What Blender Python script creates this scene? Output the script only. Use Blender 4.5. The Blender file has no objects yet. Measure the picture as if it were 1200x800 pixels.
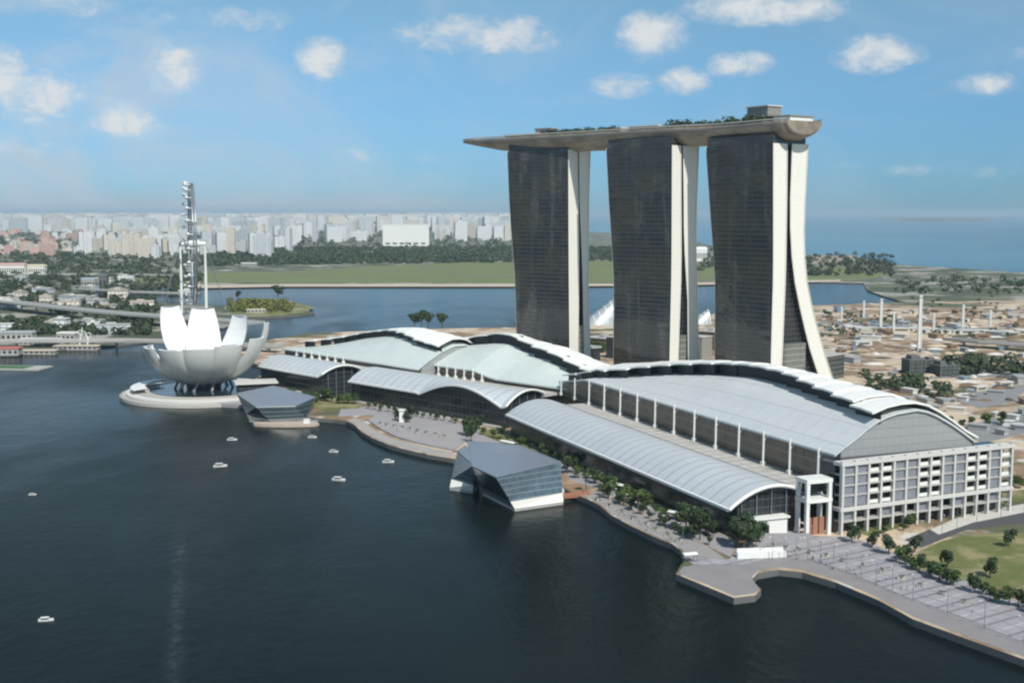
import bpy, math, random
import numpy as np
from mathutils import Vector, Matrix
random.seed(7); rng = np.random.default_rng(7)
S = bpy.context.scene
COL = S.collection
R = math.radians
# ------------------------------------------------------------------ camera
PITCH = math.atan(150/1400); CAMH = 140.0; FPX = 1400.0
cd = bpy.data.cameras.new("camera"); cam = bpy.data.objects.new("camera", cd); COL.objects.link(cam)
cd.lens = 42.0; cd.sensor_width = 36.0; cd.clip_start = 1.0; cd.clip_end = 200000.0
cam.location = (0, 0, CAMH); cam.rotation_euler = (math.pi/2-PITCH, 0, 0)
S.camera = cam
S.view_settings.view_transform = 'Standard'; S.view_settings.look = 'None'
S.view_settings.exposure = 0.0; S.view_settings.gamma = 1.0
S.view_settings.use_curve_mapping = False
S.cycles.use_denoising = True
S.cycles.filter_width = 2.3
S.cycles.max_bounces = 6; S.cycles.diffuse_bounces = 2; S.cycles.glossy_bounces = 3
S.cycles.transmission_bounces = 2; S.cycles.transparent_max_bounces = 4; S.cycles.volume_bounces = 0
# ------------------------------------------------------------------ sun and sky
SUN_AZ = math.atan2(0.44, -0.90)      # clockwise from +Y
SUN_EL = R(48)
sd = Vector((math.sin(SUN_AZ)*math.cos(SUN_EL), math.cos(SUN_AZ)*math.cos(SUN_EL), math.sin(SUN_EL)))
sl = bpy.data.lights.new("sun", 'SUN'); sl.energy = 4.4; sl.angle = R(0.5); sl.color = (1.0, 0.955, 0.88)
so = bpy.data.objects.new("sun", sl); COL.objects.link(so)
so.rotation_euler = sd.to_track_quat('Z', 'Y').to_euler(); so.location = (0, 0, 600)

class NT:
    """tiny helper to write node graphs"""
    def __init__(s, tree): s.t = tree; s.n = tree.nodes; s.l = tree.links
    def node(s, typ, **kw):
        n = s.n.new(typ)
        for k, v in kw.items(): setattr(n, k, v)
        return n
    def put(s, inp, v):
        if v is None: return
        if isinstance(v, bpy.types.NodeSocket): s.l.new(v, inp)
        else: inp.default_value = v
    def m(s, op, a, b=None, c=None, clamp=False):
        n = s.node('ShaderNodeMath', operation=op, use_clamp=clamp)
        for i, v in enumerate((a, b, c)): s.put(n.inputs[i], v)
        return n.outputs[0]
    def mix(s, f, a, b, blend='MIX'):
        n = s.node('ShaderNodeMix', data_type='RGBA', blend_type=blend)
        s.put(n.inputs[0], f)
        for i, v in ((6, a), (7, b)):
            if isinstance(v, (tuple, list)): v = (*v[:3], 1)
            s.put(n.inputs[i], v)
        return n.outputs[2]
    def sstep(s, x, lo, hi):
        n = s.node('ShaderNodeMapRange', interpolation_type='SMOOTHSTEP')
        s.put(n.inputs[0], x); s.put(n.inputs[1], lo); s.put(n.inputs[2], hi); return n.outputs[0]
    def noise(s, vec, scale, detail=4, rough=.55, dist=0):
        n = s.node('ShaderNodeTexNoise'); s.put(n.inputs['Vector'], vec)
        n.inputs['Scale'].default_value = scale; n.inputs['Detail'].default_value = detail
        n.inputs['Roughness'].default_value = rough; n.inputs['Distortion'].default_value = dist
        return n.outputs[0]

W = bpy.data.worlds.new("World"); S.world = W; W.use_nodes = True
t = NT(W.node_tree); W.node_tree.nodes.clear()
sky = t.node('ShaderNodeTexSky', sky_type='NISHITA'); sky.sun_disc = False
sky.sun_elevation = SUN_EL; sky.sun_rotation = SUN_AZ; sky.altitude = 140; sky.air_density = 1.0; sky.dust_density = 0.3; sky.ozone_density = 2.5
tc = t.node('ShaderNodeTexCoord'); sx = t.node('ShaderNodeSeparateXYZ'); t.l.new(tc.outputs['Generated'], sx.inputs[0])
X, Y, Z = sx.outputs
az = t.m('ARCTAN2', X, Y); el = t.m('ARCSINE', Z)
cv = t.node('ShaderNodeCombineXYZ'); t.put(cv.inputs[0], az); t.put(cv.inputs[1], t.m('MULTIPLY', el, 1.5))
wob = t.noise(cv.outputs[0], 34, 9, .68, .3); wob2 = t.noise(cv.outputs[0], 9, 5, .6)
def dirang(px, py):
    dx = (px-600)/FPX; dy = (400-py)/FPX
    d = Vector((dx, math.cos(PITCH)+dy*math.sin(PITCH), -math.sin(PITCH)+dy*math.cos(PITCH))).normalized()
    return math.atan2(d.x, d.y), math.asin(d.z)
# clouds: picture place, half width, half height, brightness
CL = [(202,85,30,36,.95),(150,140,58,30,.85),(45,112,80,38,.75),(-5,95,48,42,1.0),(378,70,36,30,.95),(290,22,55,18,.55),
      (565,40,115,26,.8),(610,48,70,20,.6),(765,42,46,32,1.0),(728,100,42,17,.85),(800,96,34,20,.9),(866,76,42,17,.95),
      (900,8,105,24,.95),(1030,63,56,24,1.0),(1156,98,38,15,.8),(410,181,40,12,.5),(1070,198,42,11,.35),(985,193,35,10,.35),
      (110,178,50,14,.45),(30,165,75,18,.4),(80,8,80,16,.45),(510,186,30,9,.35),(1195,62,20,10,.5),(180,20,60,14,.3),
      (482,93,18,10,.25),(1160,200,60,11,.2),
      (-260,60,150,50,.9),(-500,120,160,40,.8),(1450,70,120,40,.9),(1700,130,140,35,.8),(300,-120,160,50,.9),(900,-160,170,50,.9),
      (600,-420,300,90,.8),(-100,-350,250,80,.8),(1350,-300,260,80,.8)]
total = None
for (px, py, rx, ry, k) in CL:
    a, e = dirang(px, py)
    da = t.m('DIVIDE', t.m('SUBTRACT', az, a), rx*1.12/FPX); de = t.m('DIVIDE', t.m('SUBTRACT', el, e), ry*1.12/FPX)
    r2 = t.m('ADD', t.m('MULTIPLY', da, da), t.m('MULTIPLY', de, de))
    v = t.m('MULTIPLY', t.m('SUBTRACT', 1.0, r2, clamp=True), k)
    total = v if total is None else t.m('MAXIMUM', total, v)
shape = t.m('ADD', t.m('ADD', total, t.m('MULTIPLY', t.m('SUBTRACT', wob, .5), 2.0)), t.m('MULTIPLY', t.m('SUBTRACT', wob2, .5), .7))
mask = t.m('MULTIPLY', t.sstep(shape, .04, 1.12), t.sstep(total, 0.0, .38))
cs = t.node('ShaderNodeCombineXYZ'); t.put(cs.inputs[0], t.m('MULTIPLY', az, 4.0)); t.put(cs.inputs[1], t.m('MULTIPLY', el, 26.0))
streaks = t.m('MULTIPLY', t.sstep(t.noise(cs.outputs[0], 1.6, 7, .62, .5), .50, .74), t.m('MULTIPLY', t.sstep(el, .16, .05), .42))
veil = t.m('MAXIMUM', streaks, t.m('MULTIPLY', t.sstep(t.noise(cv.outputs[0], 6.5, 8, .62, .8), .42, .72), .72))      # thin high cloud
west = t.sstep(az, .15, -.45)
veil = t.m('MULTIPLY', veil, t.m('ADD', .28, t.m('MULTIPLY', west, .95)))
mask = t.m('MAXIMUM', t.m('MULTIPLY', mask, .93), veil)
cloudc = t.mix(t.sstep(shape, .15, 1.1), (5.8,6.9,8.0), (8.6,8.9,9.0))
skyc = t.mix(1.0, sky.outputs[0], t.mix(t.sstep(az, -.35, .45), t.mix(t.sstep(el, -.02, .26), (.42,.76,1.27), (.98,1.22,1.12)), t.mix(t.sstep(el, -.02, .26), (.29,.64,1.13), (.92,1.16,1.08))), 'MULTIPLY')
skyc = t.mix(t.m('MULTIPLY', t.sstep(el, .022, .002), t.sstep(az, .12, -.15)), skyc, (4.6,5.9,6.9))
bg = t.node('ShaderNodeBackground'); t.put(bg.inputs[0], t.mix(mask, skyc, cloudc)); bg.inputs[1].default_value = 0.086
wo = t.node('ShaderNodeOutputWorld'); t.l.new(bg.outputs[0], wo.inputs[0])

# ------------------------------------------------------------------ helpers
def at(px, py, z=0.0):
    """where the line of sight of a photo pixel (1200x800) meets height z"""
    dx = (px-600)/FPX; dy = (400-py)/FPX
    d = (dx, math.cos(PITCH)+dy*math.sin(PITCH), -math.sin(PITCH)+dy*math.cos(PITCH))
    k = (z-CAMH)/d[2]
    return (d[0]*k, d[1]*k)
def interp(x, T):
    if x <= T[0][0]: return T[0][1]
    for (a, b), (c, d) in zip(T, T[1:]):
        if x <= c: return b+(d-b)*(x-a)/(c-a)
    return T[-1][1]
class MB:
    def __init__(s): s.v = []; s.f = []; s.m = []
    def poly(s, pts, mi=0):
        n = len(s.v); s.v += [tuple(p) for p in pts]; s.f.append(tuple(range(n, n+len(pts)))); s.m.append(mi)
    def box(s, x0, x1, y0, y1, z0, z1, mi=0):
        n = len(s.v)
        s.v += [(x0,y0,z0),(x1,y0,z0),(x1,y1,z0),(x0,y1,z0),(x0,y0,z1),(x1,y0,z1),(x1,y1,z1),(x0,y1,z1)]
        for q in ((0,3,2,1),(4,5,6,7),(0,1,5,4),(1,2,6,5),(2,3,7,6),(3,0,4,7)): s.f.append(tuple(n+i for i in q)); s.m.append(mi)
        return s
    def obox(s, c, sz, rz=0, mi=0, tap=1.0):
        n = len(s.v); ca, sa = math.cos(rz), math.sin(rz)
        for zz in (0, 1):
            k = 1 if zz == 0 else tap
            for (sx_, sy_) in ((-.5,-.5),(.5,-.5),(.5,.5),(-.5,.5)):
                x, y = sx_*sz[0]*k, sy_*sz[1]*k
                s.v.append((c[0]+x*ca-y*sa, c[1]+x*sa+y*ca, c[2]+zz*sz[2]))
        for q in ((0,3,2,1),(4,5,6,7),(0,1,5,4),(1,2,6,5),(2,3,7,6),(3,0,4,7)): s.f.append(tuple(n+i for i in q)); s.m.append(mi)
        return s
    def prism(s, pts, z0, z1, mi=0, mside=None):
        n = len(pts); b = len(s.v); ms = mi if mside is None else mside
        ar = sum(pts[i][0]*pts[(i+1) % n][1]-pts[(i+1) % n][0]*pts[i][1] for i in range(n))
        if ar < 0: pts = pts[::-1]
        s.v += [(p[0], p[1], z0) for p in pts]+[(p[0], p[1], z1) for p in pts]
        s.f.append(tuple(range(b+n, b+2*n))); s.m.append(mi)
        s.f.append(tuple(range(b+n-1, b-1, -1))); s.m.append(ms)
        for i in range(n):
            j = (i+1) % n; s.f.append((b+i, b+j, b+n+j, b+n+i)); s.m.append(ms)
        return s
    def tube(s, p0, p1, r0, r1=None, n=8, mi=0, cap=True):
        r1 = r0 if r1 is None else r1
        p0 = Vector(p0); p1 = Vector(p1); d = (p1-p0).normalized()
        u = d.orthogonal().normalized(); w = d.cross(u); b = len(s.v)
        for (p, r) in ((p0, r0), (p1, r1)):
            for i in range(n):
                a = 2*math.pi*i/n; s.v.append(tuple(p+u*(r*math.cos(a))+w*(r*math.sin(a))))
        for i in range(n):
            j = (i+1) % n; s.f.append((b+i, b+j, b+n+j, b+n+i)); s.m.append(mi)
        if cap:
            s.f.append(tuple(range(b+n-1, b-1, -1))); s.m.append(mi); s.f.append(tuple(range(b+n, b+2*n))); s.m.append(mi)
        return s
    def path(s, pts, rs, n=8, mi=0, closed=False):
        b = len(s.v); N = len(pts); P = [Vector(p) for p in pts]
        for k in range(N):
            if closed: d = P[(k+1) % N]-P[k-1]
            else: d = P[min(k+1, N-1)]-P[max(k-1, 0)]
            d.normalize(); up = Vector((0,0,1)) if abs(d.z) < .95 else Vector((1,0,0))
            u = d.cross(up).normalized(); w = u.cross(d); r = rs[k] if isinstance(rs, (list, tuple)) else rs
            for i in range(n):
                a = 2*math.pi*i/n; s.v.append(tuple(P[k]+u*(r*math.cos(a))+w*(r*math.sin(a))))
        for k in range(N if closed else N-1):
            k2 = (k+1) % N
            for i in range(n):
                j = (i+1) % n; s.f.append((b+k*n+i, b+k*n+j, b+k2*n+j, b+k2*n+i)); s.m.append(mi)
        return s
    def grid(s, rows, mi=0, closed=False):
        b = len(s.v); nu = len(rows); nv = len(rows[0])
        for r in rows: s.v += [tuple(p) for p in r]
        for i in range(nu-1):
            for j in range(nv if closed else nv-1):
                j2 = (j+1) % nv
                s.f.append((b+i*nv+j, b+i*nv+j2, b+(i+1)*nv+j2, b+(i+1)*nv+j)); s.m.append(mi)
        return s
    def shell(s, rows, th, mi=0):
        """closed thin slab: a grid and its copy th below, joined round the rim"""
        nu = len(rows); nv = len(rows[0]); low = [[(p[0], p[1], p[2]-th) for p in r] for r in rows]
        s.grid(rows, mi); s.grid([r[::-1] for r in low], mi)
        for i in range(nu-1):
            s.poly([rows[i][0], rows[i+1][0], low[i+1][0], low[i][0]], mi); s.poly([rows[i+1][-1], rows[i][-1], low[i][-1], low[i+1][-1]], mi)
        for j in range(nv-1):
            s.poly([rows[0][j+1], rows[0][j], low[0][j], low[0][j+1]], mi); s.poly([rows[-1][j], rows[-1][j+1], low[-1][j+1], low[-1][j]], mi)
        return s
    def mesh(s, name, mats, smooth=False):
        me = bpy.data.meshes.new(name); me.from_pydata(s.v, [], s.f)
        for mm in (mats if isinstance(mats, (list, tuple)) else [mats]): me.materials.append(mm)
        me.polygons.foreach_set('material_index', s.m)
        if smooth: me.polygons.foreach_set('use_smooth', [True]*len(s.f))
        me.update(); return me
    def build(s, name, mats, parent=None, smooth=False, label=None):
        o = bpy.data.objects.new(name, s.mesh(name, mats, smooth)); COL.objects.link(o); o.parent = parent
        if label: o['label'] = label
        return o
def tag(o, label, cat, group=None, kind=None):
    o['label'] = label; o['category'] = cat
    if group: o['group'] = group
    if kind: o['kind'] = kind
    return o
def thing(name, label, cat, loc=(0,0,0), rz=0.0, group=None):
    o = bpy.data.objects.new(name, None); COL.objects.link(o); o.empty_display_size = 1
    o.location = loc; o.rotation_euler = (0, 0, rz); return tag(o, label, cat, group)
def copy_tree(o, parent=None):
    c = o.copy(); COL.objects.link(c); c.parent = parent
    for ch in [k for k in KIDS.get(o.name, [])]: copy_tree(ch, c)
    return c
KIDS = {}
def note(root):
    for o in list(COL.objects):
        if o.parent is not None: KIDS.setdefault(o.parent.name, [])
        if o.parent is not None and o not in KIDS[o.parent.name]: KIDS[o.parent.name].append(o)
def struct(name, mb, m, smooth=False):
    o = mb.build(name, m, None, smooth); o['kind'] = 'structure'; return o

def mat(name, col, rough=.6, metal=0.0, var=.18, vs=.05, stripes=(), bump=0.0, bs=1.0, spec=.5, col2=None, c2scale=.02, c2t=(.5,.6), space='Object', coat=0):
    m = bpy.data.materials.new(name); m.use_nodes = True; t = NT(m.node_tree)
    b = m.node_tree.nodes['Principled BSDF']; b.inputs['Roughness'].default_value = rough; b.inputs['Metallic'].default_value = metal
    b.inputs['Specular IOR Level'].default_value = spec; b.inputs['Coat Weight'].default_value = coat
    if space == 'Object':
        tc = t.node('ShaderNodeTexCoord'); vec = tc.outputs['Object']
    else:
        g = t.node('ShaderNodeNewGeometry'); vec = g.outputs['Position']
    sp = t.node('ShaderNodeSeparateXYZ'); t.l.new(vec, sp.inputs[0])
    c = col
    if col2 is not None:
        c = t.mix(t.sstep(t.noise(vec, c2scale, 6, .6), *c2t), col, col2)
    n1 = t.noise(vec, vs, 5, .6); n2 = t.noise(vec, vs*9, 3, .6)
    f = t.m('ADD', 1-var, t.m('MULTIPLY', t.m('ADD', n1, n2), var))
    cc = t.node('ShaderNodeCombineColor')
    for i in range(3): t.put(cc.inputs[i], f)
    c = t.mix(1.0, c, cc.outputs[0], 'MULTIPLY')
    for st in stripes:
        ax, per, w, sc = st[:4]; off = st[4] if len(st) > 4 else 0
        src = {'x': sp.outputs[0], 'y': sp.outputs[1], 'z': sp.outputs[2]}.get(ax)
        if ax == 'xy': src = t.m('ADD', sp.outputs[0], sp.outputs[1])
        fr = t.m('FRACT', t.m('ADD', t.m('DIVIDE', src, per), 100.0+off))
        c = t.mix(t.m('LESS_THAN', fr, w), c, sc)
    t.put(b.inputs['Base Color'], c if isinstance(c, bpy.types.NodeSocket) else (*c, 1))
    if bump:
        bn = t.node('ShaderNodeBump'); bn.inputs['Strength'].default_value = bump; bn.inputs['Distance'].default_value = 1
        t.put(bn.inputs['Height'], t.noise(vec, bs, 4, .6)); t.l.new(bn.outputs[0], b.inputs['Normal'])
    return m
# facade glass: floor lines, mullions and panes that differ a little from each other
def facade(name, glass, line, fz=3.3, fx=3.0, lw=.2, rough=.16, var=.5, axis='xy', spec=.6, warm=None, wave=0.0, pale=None):
    m = bpy.data.materials.new(name); m.use_nodes = True; t = NT(m.node_tree); b = m.node_tree.nodes['Principled BSDF']
    tc = t.node('ShaderNodeTexCoord'); sp = t.node('ShaderNodeSeparateXYZ'); t.l.new(tc.outputs['Object'], sp.inputs[0])
    h = {'x': sp.outputs[0], 'y': sp.outputs[1]}.get(axis)
    if h is None: h = t.m('ADD', sp.outputs[0], sp.outputs[1])
    u = t.m('DIVIDE', h, fx); v = t.m('DIVIDE', sp.outputs[2], fz)
    cb = t.node('ShaderNodeCombineXYZ'); t.put(cb.inputs[0], t.m('FLOOR', u)); t.put(cb.inputs[1], t.m('FLOOR', v))
    wn = t.node('ShaderNodeTexWhiteNoise', noise_dimensions='2D'); t.l.new(cb.outputs[0], wn.inputs['Vector'])
    big = t.noise(tc.outputs['Object'], .035, 4, .6)
    sv = t.node('ShaderNodeCombineXYZ'); t.put(sv.inputs[0], t.m('MULTIPLY', h, .16)); t.put(sv.inputs[1], t.m('MULTIPLY', sp.outputs[2], .012))
    streak = t.noise(sv.outputs[0], 1.0, 5, .65)
    k = t.m('ADD', 1-var*1.6, t.m('MULTIPLY', t.m('ADD', t.m('ADD', t.m('MULTIPLY', wn.outputs[0], .8), big), t.m('MULTIPLY', streak, 1.6)), var*1.0))
    cc = t.node('ShaderNodeCombineColor')
    for i in range(3): t.put(cc.inputs[i], k)
    c = t.mix(1.0, glass if warm is None else t.mix(t.sstep(big, .4, .62), glass, warm), cc.outputs[0], 'MULTIPLY')
    if pale:      # pale reflections painted into the glass colour, in uneven upright groups
        pv_ = t.node('ShaderNodeCombineXYZ'); t.put(pv_.inputs[0], t.m('MULTIPLY', h, .11)); t.put(pv_.inputs[1], t.m('MULTIPLY', sp.outputs[2], .013))
        oi = t.node('ShaderNodeObjectInfo'); t.put(pv_.inputs[2], t.m('MULTIPLY', oi.outputs['Random'], 40))
        pm_ = t.m('MULTIPLY', t.sstep(t.noise(pv_.outputs[0], 1.0, 5, .6, .5), .50, .68), t.m('ADD', .5, t.m('MULTIPLY', wn.outputs[0], .65)))
        c = t.mix(t.m('MULTIPLY', pm_, .6), c, pale)
    ln = t.m('MAXIMUM', t.m('LESS_THAN', t.m('FRACT', t.m('ADD', u, 50)), lw*.6), t.m('LESS_THAN', t.m('FRACT', t.m('ADD', v, 50)), lw))
    c = t.mix(ln, c, line); t.put(b.inputs['Base Color'], c)
    t.put(b.inputs['Roughness'], t.m('ADD', rough, t.m('MULTIPLY', ln, .4)))
    b.inputs['Specular IOR Level'].default_value = spec
    bn = t.node('ShaderNodeBump'); bn.inputs['Strength'].default_value = .12; bn.inputs['Distance'].default_value = 1
    hgt = wn.outputs[0]
    if wave: hgt = t.m('ADD', hgt, t.m('MULTIPLY', t.noise(tc.outputs['Object'], .045, 3, .5, .8), 26*wave)); bn.inputs['Strength'].default_value = .2
    t.put(bn.inputs['Height'], hgt); t.l.new(bn.outputs[0], b.inputs['Normal'])
    return m

M = {}
M['cream'] = mat('cream_cladding', (.80,.785,.71), .45, var=.06, stripes=(('z',3.3,.06,(.70,.69,.63)),))
M['greypanel'] = mat('grey_panel', (.27,.26,.23), .5, var=.15, stripes=(('z',3.3,.1,(.18,.17,.16)),))
M['lobby'] = facade('lobby_glass', (.16,.165,.15), (.28,.28,.25), 4.2, 3.0, .2, .25, .4)
M['tower_glass'] = facade('tower_glass', (.024,.027,.031), (.058,.056,.052), 3.3, 2.9, .2, .10, .6, axis='y', warm=(.050,.043,.028), wave=.12, pale=(.15,.155,.14))
M['dark_glass'] = facade('dark_glass', (.02,.024,.028), (.07,.07,.07), 3.5, 3.0, .12, .15, .5)
M['atrium'] = facade('atrium_glass', (.05,.06,.055), (.18,.18,.16), 4, 3.2, .16, .2, .5)
M['hull'] = mat('hull_panels', (.33,.275,.205), .5, .1, .45, .05, col2=(.22,.185,.145), c2scale=.06, c2t=(.42,.6), stripes=(('xy',7.0,.05,(.20,.17,.13)),))
M['deck'] = mat('deck_stone', (.42,.38,.31), .7, var=.3, vs=.1)
M['white'] = mat('white_paint', (.80,.80,.76), .45, var=.06, vs=.1)
M['white2'] = mat('white_roof', (.86,.86,.81), .42, var=.10, vs=.06, stripes=(('y',4.25,.05,(.58,.58,.54)),))
M['paleroof'] = mat('pale_metal_roof', (.60,.635,.63), .42, .0, .22, .03, stripes=(('y',11.2,.045,(.42,.46,.47)),('y',2.8,.09,(.53,.57,.57)),('x',12.0,.04,(.44,.48,.49))))
M['vaultroof'] = mat('vault_roof', (.54,.575,.59), .40, .0, .26, .03, stripes=(('y',8.2,.14,(.33,.37,.40)),('y',1.64,.16,(.44,.48,.50))))
M['greenroof'] = mat('pale_green_roof', (.58,.64,.615), .42, .0, .24, .03, stripes=(('y',3.0,.08,(.46,.55,.52)),))
M['terrace'] = mat('terrace', (.50,.48,.45), .75, var=.3, vs=.06, stripes=(('y',8.5,.16,(.31,.30,.28)),('x',5.7,.10,(.34,.33,.31))), col2=(.32,.34,.27), c2scale=.02, c2t=(.55,.62))
M['greywall'] = mat('grey_metal_wall', (.34,.35,.35), .45, .1, .15, .03, stripes=(('x',3.5,.06,(.28,.29,.29)),('z',4,.05,(.2,.2,.2))))
M['darkwall'] = facade('shop_front', (.016,.019,.022), (.06,.062,.062), 5.5, 4.1, .14, .18, .6)
M['brownwall'] = facade('brown_facade', (.11,.085,.06), (.24,.20,.15), 4.6, 3.4, .22, .35, .7, axis='y')
M['louvre'] = mat('grey_louvre', (.30,.31,.355), .5, .2, .12, .2, stripes=(('z',1.0,.25,(.18,.20,.23)),))
M['black'] = mat('dark_recess', (.015,.016,.018), .6, var=.3, vs=.3)
M['concrete'] = mat('concrete', (.42,.41,.38), .8, var=.2, vs=.1)
M['darkconc'] = mat('dark_concrete', (.14,.14,.135), .8, var=.2, vs=.1)
M['steel'] = mat('grey_steel', (.22,.25,.27), .4, .3, .1, .3)
M['frame'] = mat('frame_grey_white', (.60,.59,.56), .6, var=.15, vs=.15)
M['orange'] = mat('orange_board', (.36,.17,.11), .6, var=.2, vs=.3)
M['bark'] = mat('bark', (.10,.075,.05), .9, var=.3, vs=1.0)
M['paving'] = mat('granite_paving', (.32,.31,.32), .75, var=.35, vs=.08, space='World')
M['board'] = mat('timber_boardwalk', (.255,.24,.24), .8, var=.4, vs=.12, space='World')
M['asphalt'] = mat('asphalt', (.075,.075,.078), .85, var=.25, vs=.1, space='World')
M['grass'] = mat('grass', (.125,.145,.04), .9, var=.55, vs=.05, col2=(.25,.22,.11), c2scale=.05, c2t=(.44,.60), space='World')
M['fargrass'] = mat('far_grass', (.15,.18,.06), .9, var=.35, vs=.004, col2=(.16,.155,.085), c2scale=.006, space='World')
M['sand'] = mat('sand', (.50,.43,.33), .9, var=.3, vs=.02, space='World')
def leafmat(name, c, var=.5):
    m = bpy.data.materials.new(name); m.use_nodes = True; t = NT(m.node_tree); b = m.node_tree.nodes['Principled BSDF']
    g = t.node('ShaderNodeNewGeometry'); oi = t.node('ShaderNodeObjectInfo')
    k = t.m('ADD', t.m('ADD', 1-var*.8, t.m('MULTIPLY', g.outputs['Random Per Island'], var)), t.m('MULTIPLY', oi.outputs['Random'], var*.6))
    cc = t.node('ShaderNodeCombineColor')
    for i in range(3): t.put(cc.inputs[i], k)
    t.put(b.inputs['Base Color'], t.mix(1.0, c, cc.outputs[0], 'MULTIPLY')); b.inputs['Roughness'].default_value = .6
    b.inputs['Specular IOR Level'].default_value = .25
    return m
M['leaf'] = leafmat('leaf_green', (.060,.095,.026)); M['leafdark'] = leafmat('leaf_dark', (.032,.055,.022)); M['leaffar'] = leafmat('leaf_far', (.045,.066,.030), .6)
M['leafyel'] = leafmat('leaf_olive', (.12,.13,.03))

# ------------------------------------------------------------------ water
def water_mat():
    m = bpy.data.materials.new('bay_water'); m.use_nodes = True; t = NT(m.node_tree); b = m.node_tree.nodes['Principled BSDF']
    g = t.node('ShaderNodeNewGeometry'); p = g.outputs['Position']
    sp = t.node('ShaderNodeSeparateXYZ'); t.l.new(p, sp.inputs[0])
    mp0 = t.node('ShaderNodeMapping'); t.l.new(p, mp0.inputs[0]); mp0.inputs['Scale'].default_value = (1, .45, 1); mp0.inputs['Rotation'].default_value = (0,0,.5)
    sp = t.node('ShaderNodeSeparateXYZ'); t.l.new(p, sp.inputs[0])
    big = t.noise(p, .0045, 4, .55)
    c = t.mix(t.sstep(big, .35, .7), (.004,.009,.009), (.007,.014,.012))
    sea = t.sstep(sp.outputs[1], 2200.0, 3600.0)     # open sea beyond the barrage: clearer turquoise water
    c = t.mix(sea, c, t.mix(t.sstep(t.noise(p, .00045, 5, .6), .44, .56), (.022,.125,.165), (.012,.05,.10)))
    # a long thinning paler band mixed into the open bay's colour
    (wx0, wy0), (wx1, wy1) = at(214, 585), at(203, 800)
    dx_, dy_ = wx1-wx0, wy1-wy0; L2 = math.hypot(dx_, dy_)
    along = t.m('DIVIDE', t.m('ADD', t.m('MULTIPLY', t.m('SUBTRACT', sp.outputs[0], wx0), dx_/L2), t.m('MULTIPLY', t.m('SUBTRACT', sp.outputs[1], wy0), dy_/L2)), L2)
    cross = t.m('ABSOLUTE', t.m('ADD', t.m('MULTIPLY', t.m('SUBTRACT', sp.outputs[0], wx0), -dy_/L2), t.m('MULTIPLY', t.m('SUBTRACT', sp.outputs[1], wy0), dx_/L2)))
    pale_band = t.m('MULTIPLY', t.sstep(t.m('ADD', cross, t.m('MULTIPLY', t.noise(p, .025, 6, .75), 9.0)), 9.5, 2.5), t.m('MULTIPLY', t.sstep(along, 0.0, .55), t.sstep(along, 1.5, 1.0)))
    c = t.mix(t.m('MULTIPLY', pale_band, t.m('ADD', .05, t.m('MULTIPLY', t.sstep(t.noise(p, .25, 5, .75), .42, .68), .38))), c, (.11,.135,.14))
    t.put(b.inputs['Base Color'], c); b.inputs['IOR'].default_value = 1.33; b.inputs['Specular IOR Level'].default_value = .08; b.inputs['Specular Tint'].default_value = (1,.93,.80,1)
    t.put(b.inputs['Roughness'], t.m('ADD', .12, t.m('MULTIPLY', t.m('MULTIPLY', t.sstep(t.noise(mp0.outputs[0], .006, 5, .6, .6), .38, .66), t.m('SUBTRACT', 1.0, t.sstep(sp.outputs[1], 1200.0, 2200.0))), .22)))
    mp = t.node('ShaderNodeMapping'); t.l.new(p, mp.inputs[0]); mp.inputs['Scale'].default_value = (1, .7, 1)
    bn = t.node('ShaderNodeBump'); bn.inputs['Strength'].default_value = .24; bn.inputs['Distance'].default_value = 1.0
    h = t.m('ADD', t.m('MULTIPLY', t.noise(mp.outputs[0], .22, 5, .6), 1.0), t.m('MULTIPLY', t.noise(mp.outputs[0], .035, 3, .5), 2.0))
    t.put(bn.inputs['Height'], h); t.l.new(bn.outputs[0], b.inputs['Normal'])
    return m
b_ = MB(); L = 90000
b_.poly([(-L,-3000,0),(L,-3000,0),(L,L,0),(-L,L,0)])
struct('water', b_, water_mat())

# ------------------------------------------------------------------ land
def ground_mat():
    m = bpy.data.materials.new('peninsula_ground'); m.use_nodes = True; t = NT(m.node_tree); b = m.node_tree.nodes['Principled BSDF']
    g = t.node('ShaderNodeNewGeometry'); p = g.outputs['Position']
    n1 = t.noise(p, .012, 6, .65, .4); n2 = t.noise(p, .05, 5, .65); n3 = t.noise(p, .006, 5, .6, .3)
    c = t.mix(t.sstep(n1, .42, .56), (.56,.45,.32), (.26,.17,.10))
    c = t.mix(t.sstep(n2, .55, .62), c, (.58,.55,.50))
    c = t.mix(t.sstep(n3, .54, .60), c, (.095,.105,.05))
    c = t.mix(t.sstep(t.noise(p, .09, 4, .6), .62, .68), c, (.10,.085,.07))
    t.put(b.inputs['Base Color'], c); b.inputs['Roughness'].default_value = .9
    return m
def farland_mat():
    m = bpy.data.materials.new('far_ground'); m.use_nodes = True; t = NT(m.node_tree); b = m.node_tree.nodes['Principled BSDF']
    g = t.node('ShaderNodeNewGeometry'); p = g.outputs['Position']
    c = t.mix(t.sstep(t.noise(p, .004, 6, .65), .45, .6), (.065,.085,.04), (.14,.14,.085))
    c = t.mix(t.sstep(t.noise(p, .009, 6, .65), .50, .60), c, (.34,.32,.28))
    c = t.mix(t.sstep(t.noise(p, .02, 5, .65), .58, .64), c, (.10,.10,.095))
    t.put(b.inputs['Base Color'], c); b.inputs['Roughness'].default_value = .95
    return m
promen = [(1200,772),(1130,747),(1070,725),(1030,703),(980,682),(940,670),(912,667),(888,671),(880,680),(892,690),(885,697),(860,700),
          (826,686),(792,672),(797,663),(803,655),(798,645),(788,637),(765,628),(740,616),(716,603),(703,592),(690,585),(672,578),(660,570)]
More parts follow.
